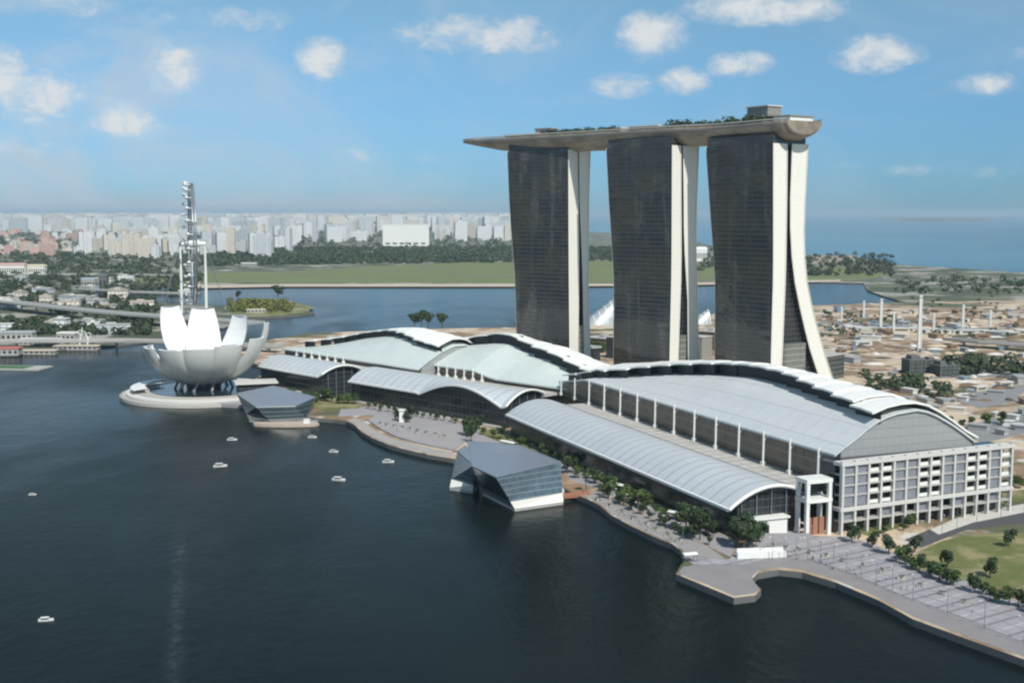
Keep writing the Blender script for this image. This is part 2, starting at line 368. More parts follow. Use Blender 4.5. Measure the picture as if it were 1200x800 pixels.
prom2 = [(640,545),(600,538),(565,541),(530,537),(500,532),(478,527),(455,521),(436,513),(424,506),(416,498),(405,493),(390,491),(372,490),(330,484),(300,472),(285,462)]
sh = [at(x, y, 2.5) for x, y in promen+prom2]
sh = [(900,-120),(520,60),(330,170),(240,262)]+sh
back = [(-190,960),(-215,1060),(-262,1130),(-292,1230),(-240,1370),(-120,1420),(20,1450),(150,1560),(300,1650),(450,1790),(560,1840),(640,1860),(1200,2000),(3500,2200),(3500,-120)]
pen = MB().prism(sh+back, -3, 2.5, 0, 1)
struct('ground', pen, [ground_mat(), M['darkconc']])
far = [(-9000,1000),(-1500,1120),(-620,1160),(-500,1200),(-430,1238),(-412,1262),(-372,1330),(-350,1450),(-352,1560),(-330,1590),(-290,1625),(-275,1660),(-300,1720),(-380,1770),
       (-520,1830),(-680,1960),(-760,2150),(-700,2290),(-420,2310),(0,2312),(400,2350),(620,2420),(700,2380),(640,2150),(610,1850),(1500,1700),(3400,2000),(3400,3000),(1700,2700),
       (1178,2810),(1105,3080),(960,3500),(850,4400),(900,6500),(600,9000),(400,14000),(-500,30000),(-60000,80000),(-60000,1000)]
struct('far_land', MB().prism(far, -3, 2.1, 0, 1), [farland_mat(), M['darkconc']])
# shoals and distant low islands on the sea, seen as streaks just under the horizon
for k, (x0, x1, yy, hh) in enumerate([(7200,8600,22000,50),(9000,12000,30000,60)]):
    rows = []
    for i in range(25):
        f = i/24; rows.append([(x0+(x1-x0)*f, yy-900+1800*j/6, (hh*math.sin(math.pi*f)**.5*(.7+.3*math.sin(7*f+k)))*math.sin(math.pi*j/6)-.5) for j in range(7)])
    struct('hills', MB().grid(rows), M['darkconc'], True)

# paving along the bay: a striped granite deck and a lower timber walk
def strip(inner, outer, z, m, name, th=.35):
    mb = MB(); n = len(inner)
    a = [(x, y, z) for x, y in inner]; b = [(x, y, z) for x, y in outer]
    mb.shell([b, a] if True else [a, b], th); return struct(name, mb, m)
pave = mat('striped_granite', (.33,.32,.335), .75, var=.34, vs=.06, stripes=(('y',5.2,.26,(.20,.19,.20)),('y',15.6,.08,(.42,.41,.41)),('x',7.5,.12,(.26,.25,.265))))
plaza_px = [(960,628),(905,618),(868,640),(855,655),(800,652),(812,661),(870,661),(905,652),(950,655),(1000,672),(1060,698),(1110,716),(1200,752),(1290,790),(1290,742),(1200,707),(1140,683),(1080,660),(1020,636),(990,628)]
pp = [at(x, y, 2.6) for x, y in plaza_px]; c0 = at(930, 640, 2.6)
po = MB(); r_ = R(32); po.prism([((x-c0[0])*math.cos(r_)+(y-c0[1])*math.sin(r_), -(x-c0[0])*math.sin(r_)+(y-c0[1])*math.cos(r_)) for x, y in pp], -.3, .12)
o = struct('plaza', po, pave); o.location = (c0[0], c0[1], 2.52); o.rotation_euler[2] = r_
# boardwalk polygons (timber), just above the ground sheet
bw = [at(x, y, 2.5) for x, y in [(1290,803),(1200,769),(1130,744),(1070,722),(1030,700),(980,679),(940,667),(912,664),(888,668),(880,677),(890,689),(884,695),(860,698),(828,684),(795,671.5),(800,664),
     (812,662),(870,661.5),(905,652.5),(950,655.5),(1000,672.5),(1060,698.5),(1110,716.5),(1200,752.5),(1290,791)]]
struct('boardwalk', MB().prism(bw, 2.3, 2.56), M['board'])
bw2 = [at(x, y, 2.5) for x, y in [(806,655),(800,644),(789,636),(766,627),(741,615),(717,602),(704,591),(691,584),(684,580),(700,574),(715,582),(745,598),(775,613),(805,628),(830,641),(850,654)]]
struct('waterfront_path', MB().prism(bw2, 2.3, 2.58), mat('pale_timber', (.31,.29,.28), .8, var=.35, vs=.1, space='World'))
# curved event walk in front of the middle halls: outer ring, dark step, inner paved fan
ring_o = [at(x, y, 2.5) for x, y in [(528,536),(500,531),(478,526),(455,520),(437,512),(425,505),(417,497),(406,492)]]
ring_i = [at(x, y, 2.5) for x, y in [(531,530),(504,525),(482,520),(461,514),(445,507),(434,500),(427,494),(416,489)]]
strip(ring_i, ring_o, 2.62, mat('ring_walk', (.36,.335,.31), .8, var=.35, vs=.1, space='World'), 'promenade')
fan = [at(x, y, 2.5) for x, y in [(532,528.5),(506,523.5),(484,518.5),(464,512.5),(449,505.5),(439,499),(431,493),(440,488),(480,491),(520,498),(548,505),(545,518)]]
struct('plaza', MB().prism(fan, 2.3, 3.5), mat('fan_paving', (.34,.325,.32), .75, var=.35, vs=.1, space='World', stripes=(('y',6,.15,(.32,.29,.29)),)))
pv = [at(x, y, 2.5) for x, y in [(405,486),(425,489),(440,485),(480,489),(520,495),(560,505),(600,516),(640,530),(700,560),(760,585),(800,600),(850,630),(866,640),(850,652),(800,626),(745,597),(700,573),(670,566),(640,540),(600,532),(560,530),(548,520),(520,490),(480,484),(430,478),(400,480)]]
struct('pavement', MB().prism([at(x, y, 2.5) for x, y in [(400,478),(430,476),(480,482),(520,489),(560,503),(620,524),(700,558),(775,590),(866,636),(856,652),(800,625),(745,596),(700,572),(672,564),(650,543),(600,536),(560,538),(548,520),(520,497),(480,490),(430,486),(396,488)]], 2.2, 2.54), M['paving'])
# garden strips and lawns
def lawn(px, z=2.66, m='grass', name='lawn'):
    return struct(name, MB().prism([at(x, y, z) for x, y in px], 2.2, z), M[m])
lawn([(1062,658),(1078,645),(1105,633),(1140,626),(1200,624),(1300,628),(1300,720),(1200,692),(1150,684),(1110,674),(1075,666)])
lawn([(1000,622),(1050,606),(1110,590),(1160,578),(1300,562),(1300,580),(1200,585),(1130,597),(1070,612),(1020,628)])
lawn([(560,507),(580,500),(640,520),(700,545),(690,550),(640,535),(600,523)])
lawn([(700,557),(740,568),(800,592),(850,615),(840,625),(800,608),(750,588),(705,570)])
lawn([(330,472),(345,462),(400,466),(430,472),(420,478),(380,480)])
pathc = mat('pale_path', (.55,.53,.48), .8, var=.2, vs=.1, space='World')
struct('path', MB().prism([at(x, y, 2.6) for x, y in [(1090,620),(1130,603),(1200,590),(1300,584),(1300,600),(1200,600),(1140,612),(1100,626)]], 2.2, 2.63), pathc)
struct('road', MB().prism([at(x, y, 2.6) for x, y in [(1060,632),(1120,607),(1200,592),(1300,588),(1300,612),(1200,612),(1130,621),(1080,641)]], 2.2, 2.60), M['asphalt'])
for i, px in enumerate([[(1120,470),(1150,455),(1300,440),(1300,462),(1200,468),(1150,478)], [(1130,500),(1200,478),(1300,468),(1300,490),(1210,505),(1150,520)],
                        [(1040,447),(1090,433),(1200,432),(1300,428),(1300,436),(1200,441),(1100,443)], [(960,376),(1100,382),(1300,392),(1300,396),(1100,387),(960,380)]]):
    struct('road', MB().prism([at(x, y, 2.6) for x, y in px], 2.2, 2.62+.004*i), mat('road_surface', (.24,.24,.24), .8, var=.35, vs=.06, space='World'))
# far grass and the sandy strip along the far shore of the reservoir
struct('grass_field', MB().prism([at(x, y, 2.2) for x, y in [(150,331),(170,322),(330,318),(520,308),(700,306),(1000,312),(1046,323),(1000,329),(600,332),(400,331)]], 1.8, 2.25), M['fargrass'])
struct('grass_field', MB().prism([at(x, y, 2.2) for x, y in [(640,296),(1000,299),(1040,312),(1000,309),(640,302)]], 1.8, 2.27), mat('pale_field', (.30,.26,.19), .9, var=.3, vs=.004, space='World'))
struct('beach', MB().prism([at(x, y, 2.2) for x, y in [(200,338.0),(330,335.6),(600,335.6),(760,334.6),(900,332),(985,329.5),(985,327.6),(760,332),(600,332.6),(330,332.6),(200,334)]], 1.8, 2.30), M['sand'])
struct('grass_field', MB().prism([at(x, y, 2.2) for x, y in [(262,361),(285,349),(330,350),(368,360),(355,367),(310,371),(275,371)]], 1.8, 2.3), mat('bright_lawn', (.15,.16,.05), .9, var=.4, vs=.02, col2=(.30,.28,.17), c2scale=.03, space='World'))

# ------------------------------------------------------------------ trees
def crown_mesh(name, seed, h, r, n=420, m='leaf', z0=.35):
    rd = random.Random(seed); mb = MB()
    cl = [(rd.uniform(-.55,.55)*r, rd.uniform(-.55,.55)*r, h*(z0+rd.uniform(.1,.5)), r*rd.uniform(.35,.6)) for _ in range(9)]
    cl.append((0, 0, h*.72, r*.55))
    for _ in range(n):
        cx, cy, cz, cr = rd.choice(cl)
        d = Vector((rd.gauss(0,1), rd.gauss(0,1), rd.gauss(0,1)*.8)).normalized()*cr*rd.uniform(.6,1.08)
        p = Vector((cx, cy, cz))+d; s_ = rd.uniform(.35,.85)*r*.22
        nrm = (d.normalized()+Vector((rd.uniform(-.6,.6), rd.uniform(-.6,.6), rd.uniform(-.2,.8)))).normalized()
        u = nrm.orthogonal().normalized(); w = nrm.cross(u); a = rd.uniform(0, 6.28); u, w = u*math.cos(a)+w*math.sin(a), w*math.cos(a)-u*math.sin(a)
        mb.poly([p-u*s_-w*s_*.5, p+u*s_*.2-w*s_, p+u*s_+w*s_*.3, p-u*s_*.1+w*s_])
    return mb.mesh(name, M[m])
def trunk_mesh(name, seed, h, r):
    rd = random.Random(seed); mb = MB()
    mb.path([(0,0,-.3),(.1,0,h*.25),(rd.uniform(-.2,.2),rd.uniform(-.2,.2),h*.5),(0,0,h*.75)], [r*.085,r*.065,r*.05,r*.02], 7)
    for k in range(5):
        a = k*1.26+rd.uniform(-.3,.3); z = h*rd.uniform(.3,.48)
        mb.path([(0,0,z),(math.cos(a)*r*.3,math.sin(a)*r*.3,z+h*.12),(math.cos(a)*r*.62,math.sin(a)*r*.62,z+h*.24)], [r*.04,r*.03,r*.012], 5)
    return mb.mesh(name, M['bark'])
def palm_meshes(seed, h):
    rd = random.Random(seed); t_ = MB(); c_ = MB()
    t_.path([(0,0,-.3),(.15,.1,h*.5),(.1,0,h)], [.28,.2,.17], 7)
    for k in range(15):
        a = k*2.4; dr = rd.uniform(.2,1.0); L_ = rd.uniform(2.4,3.2)
        prev = None
        for j in range(6):
            f = j/5; rr = L_*f; zz = h+.9*math.sin(f*2.2)*(1.2-dr)-1.9*dr*f*f; w_ = .55*math.sin(math.pi*min(1,.15+f*.9))+.05
            c = Vector((math.cos(a)*rr+.1, math.sin(a)*rr, zz)); sd_ = Vector((-math.sin(a), math.cos(a), 0))*w_
            cur = (c-sd_-Vector((0,0,.22)), c, c+sd_-Vector((0,0,.22)))
            if prev: c_.poly([prev[0],prev[1],cur[1],cur[0]]); c_.poly([prev[1],prev[2],cur[2],cur[1]])
            prev = cur
    return t_.mesh('palm_trunk', M['bark']), c_.mesh('palm_crown', M['leaf'])
TV = [(trunk_mesh('tree_trunk', 10+i, 9+i*.6, 4.2), crown_mesh('tree_crown', 20+i, 9+i*.6, 4.2, 460, ['leaf','leafdark','leaf','leafdark'][i])) for i in range(4)]
PV = [palm_meshes(40+i, 7.5+i) for i in range(2)]
def tree(x, y, z, s, label, group, kind=None, palm=False):
    v = random.choice(PV) if palm else (TV[kind] if kind is not None else random.choice(TV))
    r = thing('palm_tree' if palm else 'tree', label, 'palm tree' if palm else 'tree', (x, y, z), random.uniform(0, 6.28), group)
    for nm, me in (('trunk', v[0]), ('crown', v[1])):
        c = bpy.data.objects.new(nm, me); COL.objects.link(c); c.parent = r
    r.scale = (s, s, s*random.uniform(.9,1.15)); return r
def row(pxs, n, jit, sc, label, group, z=2.6, palm=False, kind=None):
    pts = [Vector(at(x, y, z)) for x, y in pxs]
    ls = [(b-a).length for a, b in zip(pts, pts[1:])]; tot = sum(ls)
    for i in range(n):
        d = tot*(i+.5)/n; k = 0
        while d > ls[k] and k < len(ls)-1: d -= ls[k]; k += 1
        p = pts[k]+(pts[k+1]-pts[k])*(d/ls[k])
        tree(p.x+random.uniform(-jit,jit), p.y+random.uniform(-jit,jit), z, sc*random.uniform(.65,1.3), label, group, kind, palm)

# ------------------------------------------------------------------ distant woods, as masses
def wood(px0, px1, pyf, n, hgt, name, label, m='leaffar', z=2.1, q=26):
    """n trees as leaf clumps; pyf(x)->(y near, y far) in the photo"""
    mb_v = []; mb_f = []; k = 0; rd = random.Random(hash((px0, n)) % 9999)
    for _ in range(n):
        x = rd.uniform(px0, px1); y0, y1 = pyf(x); y = rd.uniform(y0, y1)
        X_, Y_ = at(x, y, z); h = hgt*rd.uniform(.6,1.25); r = h*rd.uniform(.5,.75)
        for _q in range(q):
            d = Vector((rd.gauss(0,1), rd.gauss(0,1), rd.gauss(0,1))).normalized()
            p = Vector((X_, Y_, z+h*.55))+Vector((d.x*r, d.y*r, d.z*h*.45))*rd.uniform(.7,1.05); s_ = r*rd.uniform(.2,.4)
            nn = (d+Vector((rd.uniform(-.5,.5), rd.uniform(-.5,.5), rd.uniform(0,.6)))).normalized(); u = nn.orthogonal().normalized(); w = nn.cross(u)
            mb_v += [tuple(p-u*s_-w*s_*.6), tuple(p+u*s_*.4-w*s_), tuple(p+u*s_*.8+w*s_*.8), tuple(p-u*s_*.5+w*s_)]; mb_f.append((k,k+1,k+2,k+3)); k += 4
    me = bpy.data.meshes.new(name); me.from_pydata(mb_v, [], mb_f); me.materials.append(M[m])
    o = bpy.data.objects.new(name, me); COL.objects.link(o); return tag(o, label, 'trees', kind='stuff')
wood(235, 760, lambda x: (312-(x-235)*.012, 291), 3000, 13, 'woodland', 'dark band of trees behind the far grassy shore')
wood(740, 1046, lambda x: (324, 300) if x > 940 else (318, 292), 420, 13, 'woodland', 'scattered dark trees on the far green spit by the sea')
wood(-90, 175, lambda x: (393, 377), 430, 9, 'woodland', 'dark trees between the pale bridge and the motorway', q=30)
wood(-90, 185, lambda x: (371, 351) if x > 60 else (360, 345), 330, 9, 'woodland', 'trees behind the elevated motorway on the left', q=30)
wood(-90, 235, lambda x: (343, 320), 620, 10, 'woodland', 'wooded parkland below the pale far apartment blocks', q=24)
wood(-90, 235, lambda x: (318, 296), 600, 12, 'woodland', 'thin dark line of trees at the foot of the far town')
wood(-90, 640, lambda x: (292, 262), 900, 20, 'woodland', 'faint trees among the far apartment blocks', q=16)
wood(268, 345, lambda x: (366, 354), 150, 8, 'shrubbery', 'olive green bushes on the small headland behind the flower shaped museum', 'leafyel', q=22)
wood(960, 1260, lambda x: (396, 366 if x < 1060 else 347), 130, 5, 'woodland', 'scattered dark trees beyond the sandy building site', q=24)
wood(1050, 1260, lambda x: (345, 326), 150, 9, 'woodland', 'hazy trees near the sea on the right', q=20)
wood(1105, 1260, lambda x: (440, 425), 60, 9, 'woodland', 'green thicket beside the pale road on the right', q=30)
wood(1010, 1110, lambda x: (470-(1110-x)*.12, 452-(1110-x)*.12), 45, 7, 'shrubbery', 'low green bushes behind the nearest exhibition hall', q=30)

# ------------------------------------------------------------------ the far town
def block_mat(name, c, win):
    return facade(name, c, win, 5.8, 5.0, .36, .6, .25, spec=.2)
BM = [facade('block_white', (.82,.83,.80), (.36,.38,.40), 6, 7, .34, .6, .15, spec=.2), facade('block_cream', (.76,.70,.60), (.36,.33,.30), 6, 6, .34, .6, .15, spec=.2),
      facade('block_grey', (.56,.60,.61), (.34,.37,.39), 6, 8, .3, .6, .15, spec=.2), facade('block_pink', (.68,.47,.40), (.36,.25,.22), 6, 6, .3, .6, .15, spec=.2)]
def block_mesh(mi, w, d, h, kind):
    mb = MB().box(-w/2, w/2, -d/2, d/2, -3, h)
    if kind == 0: mb.box(-w*.12, w*.12, -d*.7, d*.7, -3, h+4); mb.box(-w*.4, -w*.25, -d*.3, d*.3, h, h+3)
    if kind == 1: mb.box(-w*.5, -w*.2, d/2, d/2+w*.3, -3, h*.92); mb.box(w*.1, w*.3, -d*.3, d*.3, h, h+5)
    if kind == 2: mb.box(-w*.3, w*.3, -d*.62, d*.62, -3, h*1.04); mb.box(-w*.1, w*.1, -d*.2, d*.2, h, h+7)
    return mb.mesh('apartment_block', BM[mi])
BV = {}
def block(x, y, rz, w, h, mi, label, group):
    key = (mi, round(w/14), round(h/12), random.randint(0,2))
    if key not in BV: BV[key] = block_mesh(mi, max(16,key[1]*14), random.choice([14,18,22]), max(12,key[2]*12), key[3])
    o = bpy.data.objects.new('apartment_block', BV[key]); COL.objects.link(o); o.location = (x, y, 2.1); o.rotation_euler[2] = rz
    return tag(o, label, 'apartment block', group)
rd = random.Random(3)
nb = 0
for _ in range(275):
    px = rd.uniform(-30, 600); dens = rd.random()
    if px < 95: py = rd.uniform(268, 300); mi = rd.choice([3,3,3,1]) if px < 60 else rd.choice([1,1,0,3]); h = rd.uniform(12, 40)
    elif px < 235: py = rd.uniform(270, 303); mi = rd.choice([1,1,0,0]); h = rd.uniform(35, 75)
    elif px < 345: py = rd.uniform(272, 303); mi = rd.choice([0,0,2,1]); h = rd.uniform(40, 90)
    else: py = rd.uniform(266, 284); mi = rd.choice([0,0,0,2,1]); h = rd.uniform(45, 95)
    x, y = at(px, py, 2.1)
    if 440 < px < 512 and py > 272: continue
    g = {3: ('pinkish low far block in the distant town', 'pinkish blocks in the far town'), 1: ('cream far apartment block in the distant town', 'cream apartment blocks in the far town'),
         0: ('white far apartment block in the distant town', 'white apartment blocks in the far town'), 2: ('grey far apartment block in the distant town', 'grey apartment blocks in the far town')}[mi]
    block(x, y, rd.choice([0,.2,-.3,1.2,1.5,.6]), rd.uniform(22, 62)*(1 if px < 345 else 1.3), h, mi, *g)
mb = MB()
for _ in range(2600):
    px = rd.uniform(-60, 640); py = rd.uniform(252.8, 272); x, y = at(px, py, 2.1); k = y/6000
    mb.obox((x, y, 0), (rd.uniform(25,80)*k, rd.uniform(20,50), rd.uniform(30,110)*(1+.1*k)), rd.uniform(-.5,.5), rd.choice([0,0,0,0,1,2,2]))
tag(mb.build('distant_town', BM), 'pale hazy mass of far towers along the horizon', 'town', kind='stuff')
# the long white block and other buildings that stand out
x, y = at(476, 288, 2.1)
bw_ = thing('exhibition_block', 'long plain white block standing above the far trees', 'building', (x, y, 2.1), .05)
MB().box(-98,98,-30,30,-3,88).build('wall', mat('white_block', (.78,.78,.74), .5, var=.05, stripes=(('z',9,.1,(.66,.66,.63)),)), bw_)
MB().box(-98.6,98.6,-30.6,30.6,88,91).build('roof', M['white'], bw_)
for q in range(6): MB().box(-86+q*30,-68+q*30,-30.5,-29.5,8,14).build('window', M['dark_glass'], bw_)

# ------------------------------------------------------------------ left shore: motorway, bridge, low buildings
def viaduct(pts, wdt, z, name, label, cat, m='concrete', step=38, pier=1.2, zb=0):
    P = [Vector((p[0], p[1])) for p in pts]; base = P[0]
    rt = thing(name, label, cat, (base.x, base.y, zb))
    top = []; 
    for i, p in enumerate(P):
        d = (P[min(i+1, len(P)-1)]-P[max(i-1, 0)]).normalized(); nrm = Vector((-d.y, d.x))
        top.append((p-nrm*wdt/2-base, p+nrm*wdt/2-base))
    mb = MB(); mb.shell([[(a.x, a.y, z-zb) for a, b in top], [(b.x, b.y, z-zb) for a, b in top]][::-1], 1.8); mb.build('deck', M['asphalt'] if False else mat('road_deck', (.33,.33,.32), .8, var=.2, vs=.05), rt)
    for s_ in (0, 1):
        mb = MB()
        for (a, b) in zip(top, top[1:]):
            p, q = a[s_], b[s_]; n_ = (q-p).normalized(); o_ = Vector((-n_.y, n_.x))*.25
            mb.prism([tuple(p-o_), tuple(q-o_), tuple(q+o_), tuple(p+o_)], z-zb-.9, z-zb+1.3)
        mb.build('parapet', M[m], rt)
    k = 0
    for a, b in zip(P, P[1:]):
        L_ = (b-a).length; nn = max(1, int(L_/step))
        for i in range(nn):
            if k >= 30: break
            p = a+(b-a)*((i+.5)/nn)-base; k += 1
            MB().tube((p.x, p.y, -4), (p.x, p.y, z-zb-1.7), pier, pier, 8).obox((p.x, p.y, z-zb-3.2), (wdt*.7, 2.2, 1.5), math.atan2((b-a).y, (b-a).x)+math.pi/2).build('pier', M['concrete'], rt)
    return rt
viaduct([at(-140,345,14), at(0,352,14), at(70,360,14), at(130,366,14), at(200,372,13), at(300,380,12)], 26, 14, 'motorway_viaduct', 'long pale elevated motorway curving behind the flower shaped museum', 'motorway', zb=2)
viaduct([at(90,338,10), at(160,342,10), at(230,344,10)], 16, 10, 'motorway_viaduct', 'thin pale upper road bridge left of the big wheel legs', 'motorway', zb=2)
viaduct([at(-60,322,8), at(60,321,8), at(150,321,8), at(215,323,8)], 18, 8, 'motorway_viaduct', 'faint pale road running below the cream apartment blocks', 'motorway', zb=2)
viaduct([(-640,1215), (-500,1235), (-400,1240), (-330,1225), (-230,1180)], 15, 8.5, 'road_bridge', 'low straight bridge over the channel left of the flower shaped museum', 'bridge', step=24)

def shed(px, py, w, d, h, rz, name, label, roofm, wallm='concrete', cat='building', z=2.1, tapr=.9):
    x, y = at(px, py, z); rt = thing(name, label, cat, (x, y, z), rz)
    MB().box(-w/2, w/2, -d/2, d/2, -.5, h).build('wall', M[wallm], rt)
    MB().obox((0,0,h), (w+1.5, d+1.5, max(1.0,h*.22)), 0, 0, tapr).build('roof', roofm, rt)
    mb = MB(); n = max(2, int(w/5))
    for i in range(n): mb.box(-w/2+(i+.25)*w/n, -w/2+(i+.75)*w/n, -d/2-.12, -d/2+.1, h*.25, h*.7)
    mb.build('window_band', M['dark_glass'], rt); return rt
red = mat('red_roof', (.42,.12,.10), .6, var=.2); pale = mat('pale_roof', (.62,.60,.56), .5, var=.15); beige = mat('beige_roof', (.48,.42,.34), .6, var=.2); grn = mat('green_turf', (.06,.15,.05), .8, var=.2)
shed(8, 415, 26, 14, 6, .1, 'low_building', 'small red roofed pavilion at the left edge of the bay', red)
shed(48, 404, 44, 12, 6, -.1, 'low_building', 'long pale roofed shed on the left shore', pale)
shed(80, 399, 20, 12, 8, -.1, 'low_building', 'short pale boathouse beside the long shed', pale)
shed(22, 398, 34, 14, 8, .05, 'low_building', 'grey boathouse behind the red roofed pavilion', mat('g_roof', (.33,.34,.34), .5))
shed(90, 409, 46, 9, 3.5, -.03, 'jetty_house', 'beige floating jetty house near the low bridge', beige, z=.6)
shed(45, 414, 36, 10, 3.0, .02, 'jetty_house', 'beige low jetty house next to the red roofed pavilion', beige, z=.6)
shed(12, 322, 70, 22, 22, .1, 'terrace_building', 'cream and pink low building at the far left', mat('pk', (.55,.36,.30), .6), 'cream')
shed(38, 321, 60, 22, 18, .1, 'terrace_building', 'cream building beside the pink roofed one at far left', mat('yl', (.60,.52,.38), .6), 'cream')
shed(105, 336, 26, 16, 14, 0, 'glass_pavilion', 'small blue grey pavilion among trees behind the motorway', mat('bl', (.38,.42,.46), .5))
shed(122, 339, 14, 14, 24, 0, 'dark_tower_block', 'short dark block among the trees behind the motorway', M['darkconc'], 'darkconc')
shed(300, 366, 26, 10, 4, .3, 'low_building', 'cream shed on the small green headland', beige)
shed(240, 293, 60, 20, 16, 0, 'low_building', 'pale far low building in front of the woodland', pale)
shed(292, 312, 40, 16, 8, 0, 'low_building', 'small white far shed in the dark woodland', pale)
shed(815, 306, 60, 30, 34, .2, 'white_building', 'white far building seen between the two right towers', M['white'], 'white')
rdl = random.Random(5)
for i in range(46):
    px = rdl.uniform(-20, 225); py = rdl.choice([rdl.uniform(316,345), rdl.uniform(350,364), rdl.uniform(376,392)])
    if px > 175 and py > 350: continue
    x, y = at(px, py, 2.1); k = rdl.choice([0,1,2]); w, d, h = rdl.uniform(14,40), rdl.uniform(10,18), rdl.uniform(6,16)
    rt = thing('shore_building', ('white flat roofed block','beige flat roofed block','grey flat roofed block')[k]+' among the trees on the far left', 'building', (x, y, 2.1), rdl.uniform(-.4,.4), ('white','beige','grey')[k]+' blocks among the trees on the left')
    MB().box(-w/2,w/2,-d/2,d/2,-.5,h).build('wall', BM[(0,1,2)[k]], rt); MB().box(-w/2-.5,w/2+.5,-d/2-.5,d/2+.5,h,h+.9).box(-w*.2,w*.1,-3,3,h+.9,h+3).build('roof', (pale,beige,M['concrete'])[k], rt)
# floating pitch
x, y = at(-2, 430, 1)
fp = thing('floating_stage', 'green floating pitch with pale rim at the left edge', 'pontoon', (x, y, 0), -.12)
MB().box(-52,46,-13,13,-.5,1.2).build('pontoon', M['concrete'], fp); MB().box(-49,30,-10,10,1.2,1.35).build('turf', grn, fp)
# twin masts near the bridge
for i, (px, hh, lb) in enumerate([(93, 22, 'white slanting mast with a ring left of the low bridge'), (102, 18, 'shorter white mast beside the ringed one')]):
    x, y = at(px, 408, 1.0); a = thing('mast_sculpture', lb, 'sculpture', (x, y, 1))
    MB().obox((0,0,-1), (6,6,2.2)).build('base', M['concrete'], a)
    MB().path([(0,0,1),(1.5,0,hh*.5),(4.0-i*6,0,hh)], [.9,.7,.4], 8).build('mast', M['white'], a)
    MB().path([(math.cos(q)*2.6+2,0,hh*.75+math.sin(q)*2.6) for q in [j*math.pi/6 for j in range(12)]], .4, 6, closed=True).build('ring', M['white'], a)

# ------------------------------------------------------------------ big wheel
bx, by = -400.0, 1500.0
fw = thing('observation_wheel', 'giant observation wheel seen edge-on behind the flower shaped museum', 'ferris wheel', (bx, by, 2.1), R(90)+math.atan2(-bx, by)+R(2.2))
HZ, RW = 100.0, 75.0      # wheel plane = local XZ
for s_ in (-1, 1):
    MB().path([(RW*math.cos(q), s_*1.6, HZ+RW*math.sin(q)) for q in [i*math.pi/42 for i in range(84)]], .9, 6, closed=True).build('rim', M['steel'], fw)
mb = MB()
for i in range(84):
    q = i*math.pi/42; q2 = (i+.5)*math.pi/42
    mb.tube((RW*math.cos(q), -1.6, HZ+RW*math.sin(q)), (RW*math.cos(q2), 1.6, HZ+RW*math.sin(q2)), .35, .35, 4)
    mb.tube((RW*math.cos(q2), 1.6, HZ+RW*math.sin(q2)), ((RW-4)*math.cos(q2), 0, HZ+(RW-4)*math.sin(q2)), .35, .35, 4)
mb.build('rim_truss', M['steel'], fw)
mb = MB()
for i in range(56):
    q = i*math.pi/28; mb.tube((0, (-1)**i*6, HZ), (RW*math.cos(q), 0, HZ+RW*math.sin(q)), .14, .14, 4)
mb.build('spokes', M['steel'], fw)
for i in range(28):
    q = i*math.pi/14+.05; cx, cz = (RW+.5)*math.cos(q), HZ+(RW+.5)*math.sin(q)
    cp = MB().path([(cx-4,7.5,cz),(cx-3.2,7.5,cz),(cx,7.5,cz),(cx+3.2,7.5,cz),(cx+4,7.5,cz)], [.5,1.9,2.2,1.9,.5], 10).tube((cx,1.5,cz),(cx,6,cz), .5,.5,6).build('capsule', M['white'], fw, True)
MB().tube((0,-15.5,HZ), (0,15.5,HZ), 2.4, 2.4, 12).tube((0,-8,HZ),(0,8,HZ),4.2,4.2,16).build('hub', M['white'], fw)
for s_ in (-1, 1):
    MB().path([(0,s_*15,HZ+2),(0,s_*15,HZ*.5),(0,s_*14.5,-2)], [1.2,1.8,1.6], 10).build('leg', M['white'], fw)
    MB().path([(0,s_*16,HZ),(30,s_*34,HZ*.35),(42,s_*40,-2)], .3, 5).build('cable', M['steel'], fw); MB().path([(0,s_*16,HZ),(-30,s_*34,HZ*.35),(-42,s_*40,-2)], .3, 5).build('cable', M['steel'], fw)
MB().prism([(34*math.cos(q), 24*math.sin(q)) for q in [i*math.pi/10 for i in range(20)]], -2, 14).build('terminal', M['concrete'], fw)

# ------------------------------------------------------------------ lotus museum on its round platform
MC = (-236.0, 920.0)
def disc(r0, r1, z0, z1, cx=0, cy=0, n=64, sx_=1, sy_=1):
    mb = MB(); rows = []
    for (r, z) in ((r0, z0), (r1, z1), (0.01, z1)): rows.append([(cx+r*math.cos(2*math.pi*i/n)*sx_, cy+r*math.sin(2*math.pi*i/n)*sy_, z) for i in range(n)])
    mb.grid(rows, closed=True); return mb
isl = thing('round_platform', 'round pale stepped platform the flower shaped museum stands on', 'platform', (MC[0], MC[1], 0))
disc(66,66,-2,2.4).build('base', mat('island_stone', (.52,.50,.45), .7, var=.15), isl)
disc(61.5,61.5,2.3,4.2).build('step', mat('step_white', (.66,.65,.60), .6, var=.15), isl)
disc(54,54,4.1,4.7).build('paving', mat('lilypond_paving', (.44,.42,.38), .7, var=.25), isl)
disc(44,44,4.6,5.0).build('pond', mat('pond', (.02,.03,.035), .1), isl)
MB().path([(64.8*math.cos(q), 64.8*math.sin(q), 3.4) for q in [i*math.pi/48 for i in range(96)]], .18, 4, closed=True).build('railing', M['steel'], isl)
struct('causeway', MB().prism([(-215,860),(-170,845),(-120,900),(-120,1010),(-215,1010)], -2, 2.45), M['paving'])
mus = thing('flower_museum', 'white flower shaped museum with upright petals on a round platform', 'museum', (MC[0]-4, MC[1]+2, 5.0))
PET = [(-52,69,40,27),(-13,67,27,27),(38,61,36,26),(78,57,47,20),(106,47,46,23),(138,43,40,25),(170,41,38,26),(203,40,38,26),(238,40,40,25),(274,39,43,18)]
